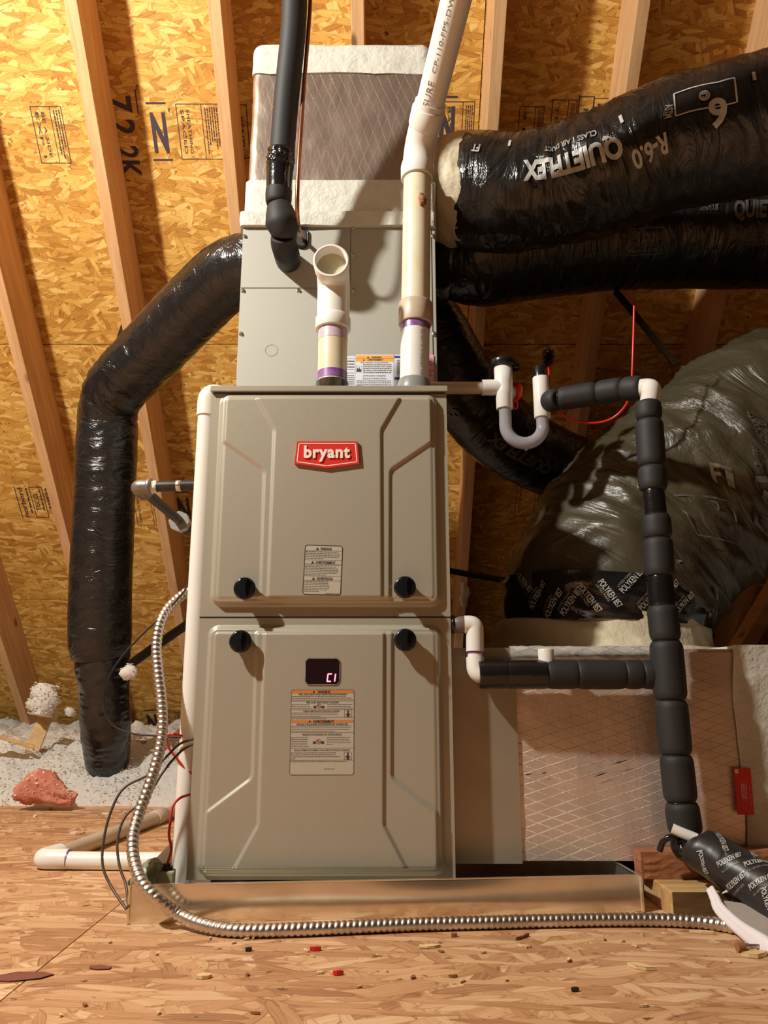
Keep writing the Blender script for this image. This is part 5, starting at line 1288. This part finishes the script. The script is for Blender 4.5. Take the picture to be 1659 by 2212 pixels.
# cleaning brush stored beside the trap
br = thing('cleaning_brush', at(1186,800,TD+0.02), 'black bristle brush on a long red cord curling behind the foam pipe', 'brush')
m = MB(); rb = random.Random(4); b0 = at(1184,790,TD+0.015); b1 = at(1185,757,TD+0.015); axb = (b1-b0)
for i in range(460):
    t = rb.random(); a = rb.random()*6.28; L = 0.012+0.004*rb.random(); p = b0+axb*t; d = Vector((math.cos(a), math.sin(a), rb.uniform(-0.2,0.35))).normalized()
    s_ = Vector((-d.y,d.x,0)).normalized()*0.0006; m.add([p-s_, p+s_, p+d*L+s_*0.6, p+d*L-s_*0.6, p+Vector((0,0,0.0010))], [(0,1,2,3),(0,3,4),(1,4,2)], 'black_rubber')
m.build('bristles', br)
m = MB(); Tube(spline([tuple(p) for p in (at(1184,758,TD+0.015), at(1186,800,TD+0.02), at(1188,850,TD+0.03), at(1206,888,TD+0.03), at(1240,908,TD+0.03), at(1280,914,TD+0.03), at(1320,905,TD+0.02), at(1350,878,TD+0.0), at(1363,840,TD-0.02), at(1367,770,TD-0.03), at(1370,661,TD-0.04))],0.006), 0.0027, ref=(0.2,-1,0.1)).mesh(m, 'red_plastic', 10)
m.build('handle', br, label='red cord handle')

# ------------------------------------------------------------------ foam covered drain line
VD = 1.365
dn = thing('drain_line', at(1480,1790,VD), 'black foam covered drain line, tied in short sleeves, dropping in front of the foil box', 'pipe')
def seq(keys, rads, D0, D1, mats=None, parent=dn, pinch=0.74):
    n = len(keys)-1
    for i in range(n):
        (x0,y0),(x1,y1) = keys[i], keys[i+1]; a = at(x0,y0,D0+(D1-D0)*i/n); b_ = at(x1,y1,D0+(D1-D0)*(i+1)/n)
        mt = (mats or {}).get(i, 'black_foam'); r = rads[i]
        foam_piece([(*a,r),(*a.lerp(b_,0.5),r*1.0),(*b_,r)], r, parent, mat=mt, pinch=pinch if mt == 'black_foam' else 0.97, label='shiny black taped length' if mt != 'black_foam' else None, name='foam_sleeve' if mt == 'black_foam' else 'taped_length', L=0.014, step=0.0025)
        # tie at the joint
        if 0 < i:
            d = (b_-a).normalized(); nrm = d.orthogonal().normalized(); bn = d.cross(nrm); q = r*0.80
            mz = MB(); Tube([a+(nrm*math.cos(k*PI/10)+bn*math.sin(k*PI/10))*q for k in range(21)], 0.0012, ref=tuple(d)).mesh(mz, 'zip_tie', 6); mz.build('zip_tie', parent)
seq([(1182,868),(1207,862),(1290,849),(1346,840),(1388,838)], [0.0235,0.0245,0.0245,0.0245], TD-0.012, 1.42)
e1 = at(1403,836,1.405)
xv_ = at(1402,870,VD).x
vkeys = [(1400,868),(1402,908),(1408,1008),(1411,1060),(1417,1112),(1421,1163),(1425,1246),(1430,1308),(1438,1385),(1449,1512),(1460,1630),(1471,1732),(1482,1802)]
vr = [0.0238,0.0252,0.0255,0.0195,0.0252,0.0258,0.0225,0.0262,0.0280,0.0272,0.0272,0.0275]
m = MB(); P = fillet([at(1384,838,1.42), e1+Vector((0.006,0.004,0.001)), at(1400,885,VD)], 0.028, 8); Tube([(*p,0.0178) for p in P], 0.0178, ref=(0.2,-1,0.3)).mesh(m, 'pvc_white', 28); m.build('elbow', dn, label='white elbow')
seq(vkeys, vr, VD, VD-0.01, mats={3:'black_tape',6:'black_tape'})
# lower branch from the furnace side
BD = 1.388
m = MB(); bz = at(990,1349,BD).z; ringed(m, (FXR+0.006,BD,bz), (at(1020,1349,BD).x,BD,bz), 0.0150, 'grey_socket'); ringed(m, (FXR+0.0015,BD,bz), (FXR+0.008,BD,bz), 0.0165, 'black_rubber'); m.build('hose_stub', dn, label='dark grey hose stub at the furnace side')
ex_ = at(1024,1350,BD).x
m = MB(); P = fillet([(at(1003,1349,BD).x,BD,bz),(ex_+0.001,BD-0.001,bz),(ex_,BD-0.004,at(1024,1408,BD).z)], 0.022, 10); Tube([(*p,0.0158) for p in P], 0.0158, ref=(0.1,-1,0.3)).mesh(m, 'pvc_white', 32); m.build('elbow', dn, label='upper white elbow of the branch')
m = MB(); rod(m, (ex_,BD-0.004,at(1024,1425,BD).z), (ex_,BD-0.004,at(1024,1404,BD).z), 0.0133, 'pvc_white', 26); rod(m, (ex_,BD-0.004,at(1024,1412,BD).z), (ex_,BD-0.004,at(1024,1407,BD).z), 0.0136, 'purple_primer', 26); m.build('nipple', dn, label='short nipple with purple primer')
hz0 = at(1100,1457,1.375).z
m = MB(); P = fillet([(ex_,BD-0.004,at(1024,1421,BD).z),(ex_,BD-0.010,hz0),(at(1065,1457,1.375).x,1.372,hz0)], 0.026, 10); Tube([(*p,0.0162) for p in P], 0.0162, ref=(0.1,-1,0.3)).mesh(m, 'pvc_white', 32); m.build('elbow', dn, label='lower white elbow of the branch')
hk = [(1034,1458),(1096,1457),(1180,1457),(1246,1457),(1348,1457),(1386,1457),(1424,1457)]
seq(hk, [0.0245,0.0250,0.0248,0.0252,0.0250,0.0248], 1.374, 1.372, mats={0:'black_tape',1:'black_tape'}, pinch=0.9)
m = MB(); s0_ = at(1181,1430,1.373); m.lathe(Vector((s0_.x,1.376,hz0)), Vector((0,0,1)), [(0,0.0135),(at(1181,1404,1.376).z-hz0,0.0140),(at(1181,1402,1.376).z-hz0,0.0134),(at(1181,1402,1.376).z-hz0,0.0112),(0.0,0.0108)], 'pvc_white', 30); m.build('standpipe', dn, label='short open white standpipe')
# bottom bend and the taped run toward the right
b0 = at(1482,1800,VD-0.012)
m = MB(); P = fillet([(b0.x,b0.y,b0.z+0.012), at(1470,1832,VD-0.012), at(1505,1838,VD-0.035)], 0.02, 8); Tube([(*p,0.020) for p in P], 0.020, ref=(0.3,-1,0.3), disp=lambda s_,a: 0.003*noise.noise(Vector((s_*60,math.cos(a)*2,math.sin(a)*2)))).mesh(m, 'black_tape', 32)
Tube(spline([tuple(p) for p in (at(1425,1838,VD-0.02), at(1432,1818,VD-0.025), at(1448,1808,VD-0.03), at(1462,1812,VD-0.03))],0.003), 0.005, ref=(0,-1,0.2)).mesh(m, 'black_tape', 12); m.build('bottom_bend', dn, label='dark taped bend at the foot')
m = MB(); wp0 = at(1455,1796,VD-0.03); rod(m, at(1452,1790,VD-0.028), at(1505,1812,VD-0.04), 0.0085, 'pvc_white', 20); m.build('pipe', dn, label='glimpse of white pipe under the tape')
tk = [(*at(1496,1822,1.318),0.0165), (*at(1506,1832,1.312),0.030), (*at(1540,1850,1.30),0.0345), (*at(1600,1888,1.27),0.0355), (*at(1660,1925,1.235),0.037), (*at(1730,1972,1.19),0.038)]
Tp = Tube(spline(tk,0.003), 0.035, ref=(0,-0.6,0.8), disp=lambda s_,a: 0.0008*noise.noise(Vector((s_*40,math.cos(a)*2,math.sin(a)*2))) + 0.0008*((s_/0.05+a/6.28)%1.0))
m = MB(); Tp.mesh(m, 'black_tape2', 48); m.build('taped_run', dn, label='run wrapped in black tape with white lettering')
rr = random.Random(14)
for i in range(26):
    m = MB()
    s_ = 0.030 + 0.32*i/26; a = (-1.15 + 0.60*((i*7)%5)) + rr.uniform(-0.12,0.12); ro = rr.choice([0.8,1.0,-0.75])
    wrap_text(m, Tp, s_, a, 'POLYKEN 857', 0.0085, 'white_print', 0.040, rot=ro, bold=0.03, r=0.035, lift=0.0014)
    wrap_text(m, Tp, s_+0.008, a-0.28, 'UL LISTED TAPE', 0.0035, 'grey_print', 0.030, rot=ro, bold=0.0, r=0.035, lift=0.0014)
    m.build('tape_print', dn)

# ------------------------------------------------------------------ lumber, papers, scraps at the lower right
fx = at(1450,1925,1.29).x
m = MB(); m.box((fx,1.292,0.0),(fx+0.62,1.425,0.038),'pale_wood'); lb = m.build('lumber_board', label='flat pale board with a darkened front edge beside the pan', cat='wood', bevel=0.002)
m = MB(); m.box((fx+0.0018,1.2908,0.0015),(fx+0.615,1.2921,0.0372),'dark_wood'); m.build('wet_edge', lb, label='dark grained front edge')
rbx = at(1386,1870,1.372).x
m = MB()
vs = []; n_ = 26
for j in range(9):
    for i in range(n_+1):
        x = rbx+0.003+0.245*i/n_; z = 0.0385+0.041*j/8; vs.append((x, 1.3705+0.0018*noise.noise(Vector((x*60,z*160,2))), z))
m.add(vs, [(j*(n_+1)+i, j*(n_+1)+i+1, (j+1)*(n_+1)+i+1, (j+1)*(n_+1)+i) for j in range(8) for i in range(n_)], 'red_wood', False)
m.box((rbx,1.373,0.0382),(rbx+0.25,1.412,0.0800),'red_wood'); rbk = m.build('lumber_block', label='rough reddish wood block standing on the pale board under the foil box', cat='wood')
def ribbon(pts, wv, thick=0.0006, nseg=1):
    pass
pp_ = thing('papers', on_z(1600,1990,0.0), 'curled white papers leaning on the board at the lower right corner', 'paper')
m = MB()
k0 = at(1533,1918,1.262); k1 = at(1556,1965,1.235); k2 = at(1605,2010,1.185); k3 = at(1700,2075,1.10)
P = spline([(*k0,0.004),(*at(1545,1942,1.25),0.005),(*k1,0.0065),(*k2,0.0088),(*k3,0.011)],0.006)
Tq = Tube(P, 0.01, ref=(-0.3,-1,0.6), disp=lambda s_, a: 0.0026*math.cos(2*(a-0.9))+0.0008*math.sin(s_*60)); n_ = 14; vs = []; fs = []
for i in range(len(Tq.P)):
    for k in range(n_+1): vs.append(Tq.ring(i, -2.6+4.2*k/n_))
for i in range(len(Tq.P)-1):
    for k in range(n_): fs.append((i*(n_+1)+k, (i+1)*(n_+1)+k, (i+1)*(n_+1)+k+1, i*(n_+1)+k+1))
m.add(vs, fs, 'paper', True); o = m.build('rolled_sheet', pp_); md = o.modifiers.new('s','SOLIDIFY'); md.thickness = 0.0008
m = MB(); q = [at(1562,1945,1.25), at(1600,1950,1.245), at(1700,1985,1.20), at(1700,2060,1.13), at(1640,2010,1.17), at(1590,1985,1.20)]
m.add([q[0]]+q[1:]+[v+Vector((0,0.0006,-0.0012)) for v in q], [(0,5,4,3,2,1),(6,7,8,9,10,11)]+[(i,(i+1)%6,6+(i+1)%6,6+i) for i in range(6)], 'grey_paper'); m.build('flat_sheet', pp_, label='grey sheet behind the roll')
m = MB(); Tube(spline([(*at(1560,1930,1.262),0.001),(*at(1575,1924,1.262),0.0025),(*at(1590,1925,1.26),0.002)],0.003),0.002).mesh(m,'paper',8); m.build('curl', pp_)
wire('cable', [(1580,1950),(1620,1958),(1660,1952),(1710,1940)], 0.006, 'black_wire', 'black cable crossing the board behind the papers', 1.262, 1.255)
wd_ = thing('dropped_fitting', on_z(1612,2038,0.0), 'small dark red and brass fitting lying on the floor by the papers', 'fitting')
m = MB(); c = on_z(1592,2046,0.006); rod(m, c, c+Vector((0.010,0.002,0)), 0.0058, 'chip_brown', 14); m.build('red_end', wd_); m = MB(); rod(m, c+Vector((0.010,0.002,0)), c+Vector((0.016,0.003,0)), 0.0048, 'zinc', 6); rod(m, c+Vector((0.016,0.003,0)), c+Vector((0.034,0.004,0)), 0.003, 'conduit_steel', 12); m.build('metal_end', wd_)

# thin cable and dark brace behind the right side
m = MB(); Tube([at(940,1228,2.35), at(1010,1240,2.4), at(1080,1252,2.5), at(1150,1262,2.6)], 0.010, ref=(0,-1,0)).mesh(m, 'black_iron', 12)
m.build('gas_line', label='dark thin line crossing the rafters behind the wide duct', cat='pipe')
beam('brace', at(1540,1500,2.35), at(1760,1130,2.25), 0.038, 0.09, 'rafter_wood', 'sloping wood brace in the shade behind the wide duct at the right edge', 'brace', up=(0,-1,0))

# ------------------------------------------------------------------ scraps on the floor
def chip(px, py, L, W_, T_, mat, rot, label, name='wood_chip', cat='wood chip', group=None):
    p = on_z(px, py, 0.0); m = MB(); rr = random.Random(int(px*7+py)); pts = []
    n = 7
    for k in range(n): a = 2*PI*k/n; pts.append((L/2*math.cos(a)*(0.75+0.4*rr.random()), W_/2*math.sin(a)*(0.7+0.5*rr.random())))
    fr = frame((p.x,p.y,0.0006), (math.cos(rot),math.sin(rot),0), (-math.sin(rot),math.cos(rot),0))
    m.prism(pts, 0, T_, fr, mat)
    for i, v in enumerate(m.v):
        if v[2] > T_*0.8: m.v[i] = (v[0], v[1], v[2] + 0.001*rr.random())
    return m.build(name, label=label, cat=cat, group=group)
chip(607,2024,0.026,0.014,0.003,'chip_wood',0.2,'pale torn wood chip touching the conduit below the furnace middle')
chip(440,2113,0.020,0.010,0.003,'chip_wood',0.1,'pale square wood chip on the front floor left of centre')
chip(925,2047,0.030,0.012,0.002,'chip_wood',0.1,'pale flake with a dark fleck on the floor below the conduit')
chip(1383,2092,0.034,0.014,0.003,'chip_wood',-0.5,'largest pale wood chip on the front floor at the right')
chip(1130,2027,0.036,0.003,0.003,'chip_brown',0.75,'slim brown splinter slanting on the floor right of the pan middle')
chip(1132,2047,0.022,0.006,0.002,'chip_wood',-0.2,'small pale splinter under the slim brown splinter')
chip(1520,2017,0.040,0.006,0.003,'chip_wood',-0.25,'long pale sliver in front of the conduit at the right')
chip(1229,2076,0.016,0.005,0.002,'chip_wood',1.2,'tiny pale sliver standing apart on the right front floor')
chip(822,1711+50,0.02,0.01,0.002,'chip_wood',0,'x') if False else None
chip(1632,2066,0.036,0.020,0.004,'chip_wood',0.3,'crumpled pale flake under the end of the papers')
chip(1530,1968,0.060,0.020,0.022,'chip_wood',0.0,'thick pale splintered flake leaning against the dark board edge')
chip(723,2104,0.016,0.005,0.002,'chip_wood',0.1,'pale flake beside the lower red scrap')
chip(682,2054,0.016,0.005,0.004,'red_plastic',0.1,'upper red plastic scrap on the front floor','plastic_scrap','scrap')
chip(730,2107,0.013,0.005,0.004,'red_plastic',0.1,'lower red plastic scrap on the front floor','plastic_scrap','scrap')
chip(538,2055,0.010,0.006,0.004,'black_rubber',0.4,'tiny black crumb left of the upper red scrap','crumb','scrap')
chip(981,2024,0.010,0.006,0.004,'chip_brown',0.4,'small dark crumb just below the conduit right of the furnace','crumb','scrap')
chip(1243,2142,0.010,0.005,0.003,'black_rubber',0.2,'tiny black crumb near the bottom right','crumb','scrap')
chip(45,2112,0.075,0.030,0.0006,'floor_stain',0.2,'dark brown knot shaped flake in the floor at the lower left','floor_stain','stain')
chip(218,2092,0.035,0.014,0.0006,'floor_stain',0.0,'smaller reddish flake in the floor right of the dark knot','floor_stain','stain')
for k, (px, py) in enumerate(((228,1759),(222,1736),(167,1753),(165,1800),(20,1772),(172,1802),(300,1785),(316,1787),(270,1757),(75,1765),(150,1745),(110,1748))):
    chip(px, py, 0.030, 0.010, 0.003, 'chip_wood' if k % 3 else 'insulation', 0.2*k, 'small pale flake scattered on the floor left of the furnace', group='pale flakes on the left floor')
rq = random.Random(33)
for k in range(34):
    px = rq.uniform(40,1640); py = rq.uniform(2018,2200) if k % 2 else rq.uniform(2018,2080)
    chip(px, py, 0.006+0.006*rq.random(), 0.003+0.002*rq.random(), 0.0015, rq.choice(['chip_wood','chip_wood','chip_brown']), rq.random()*3, 'tiny wood crumb strewn on the strand board floor in front', 'wood_crumb', 'wood chip', group='tiny crumbs on the front floor')
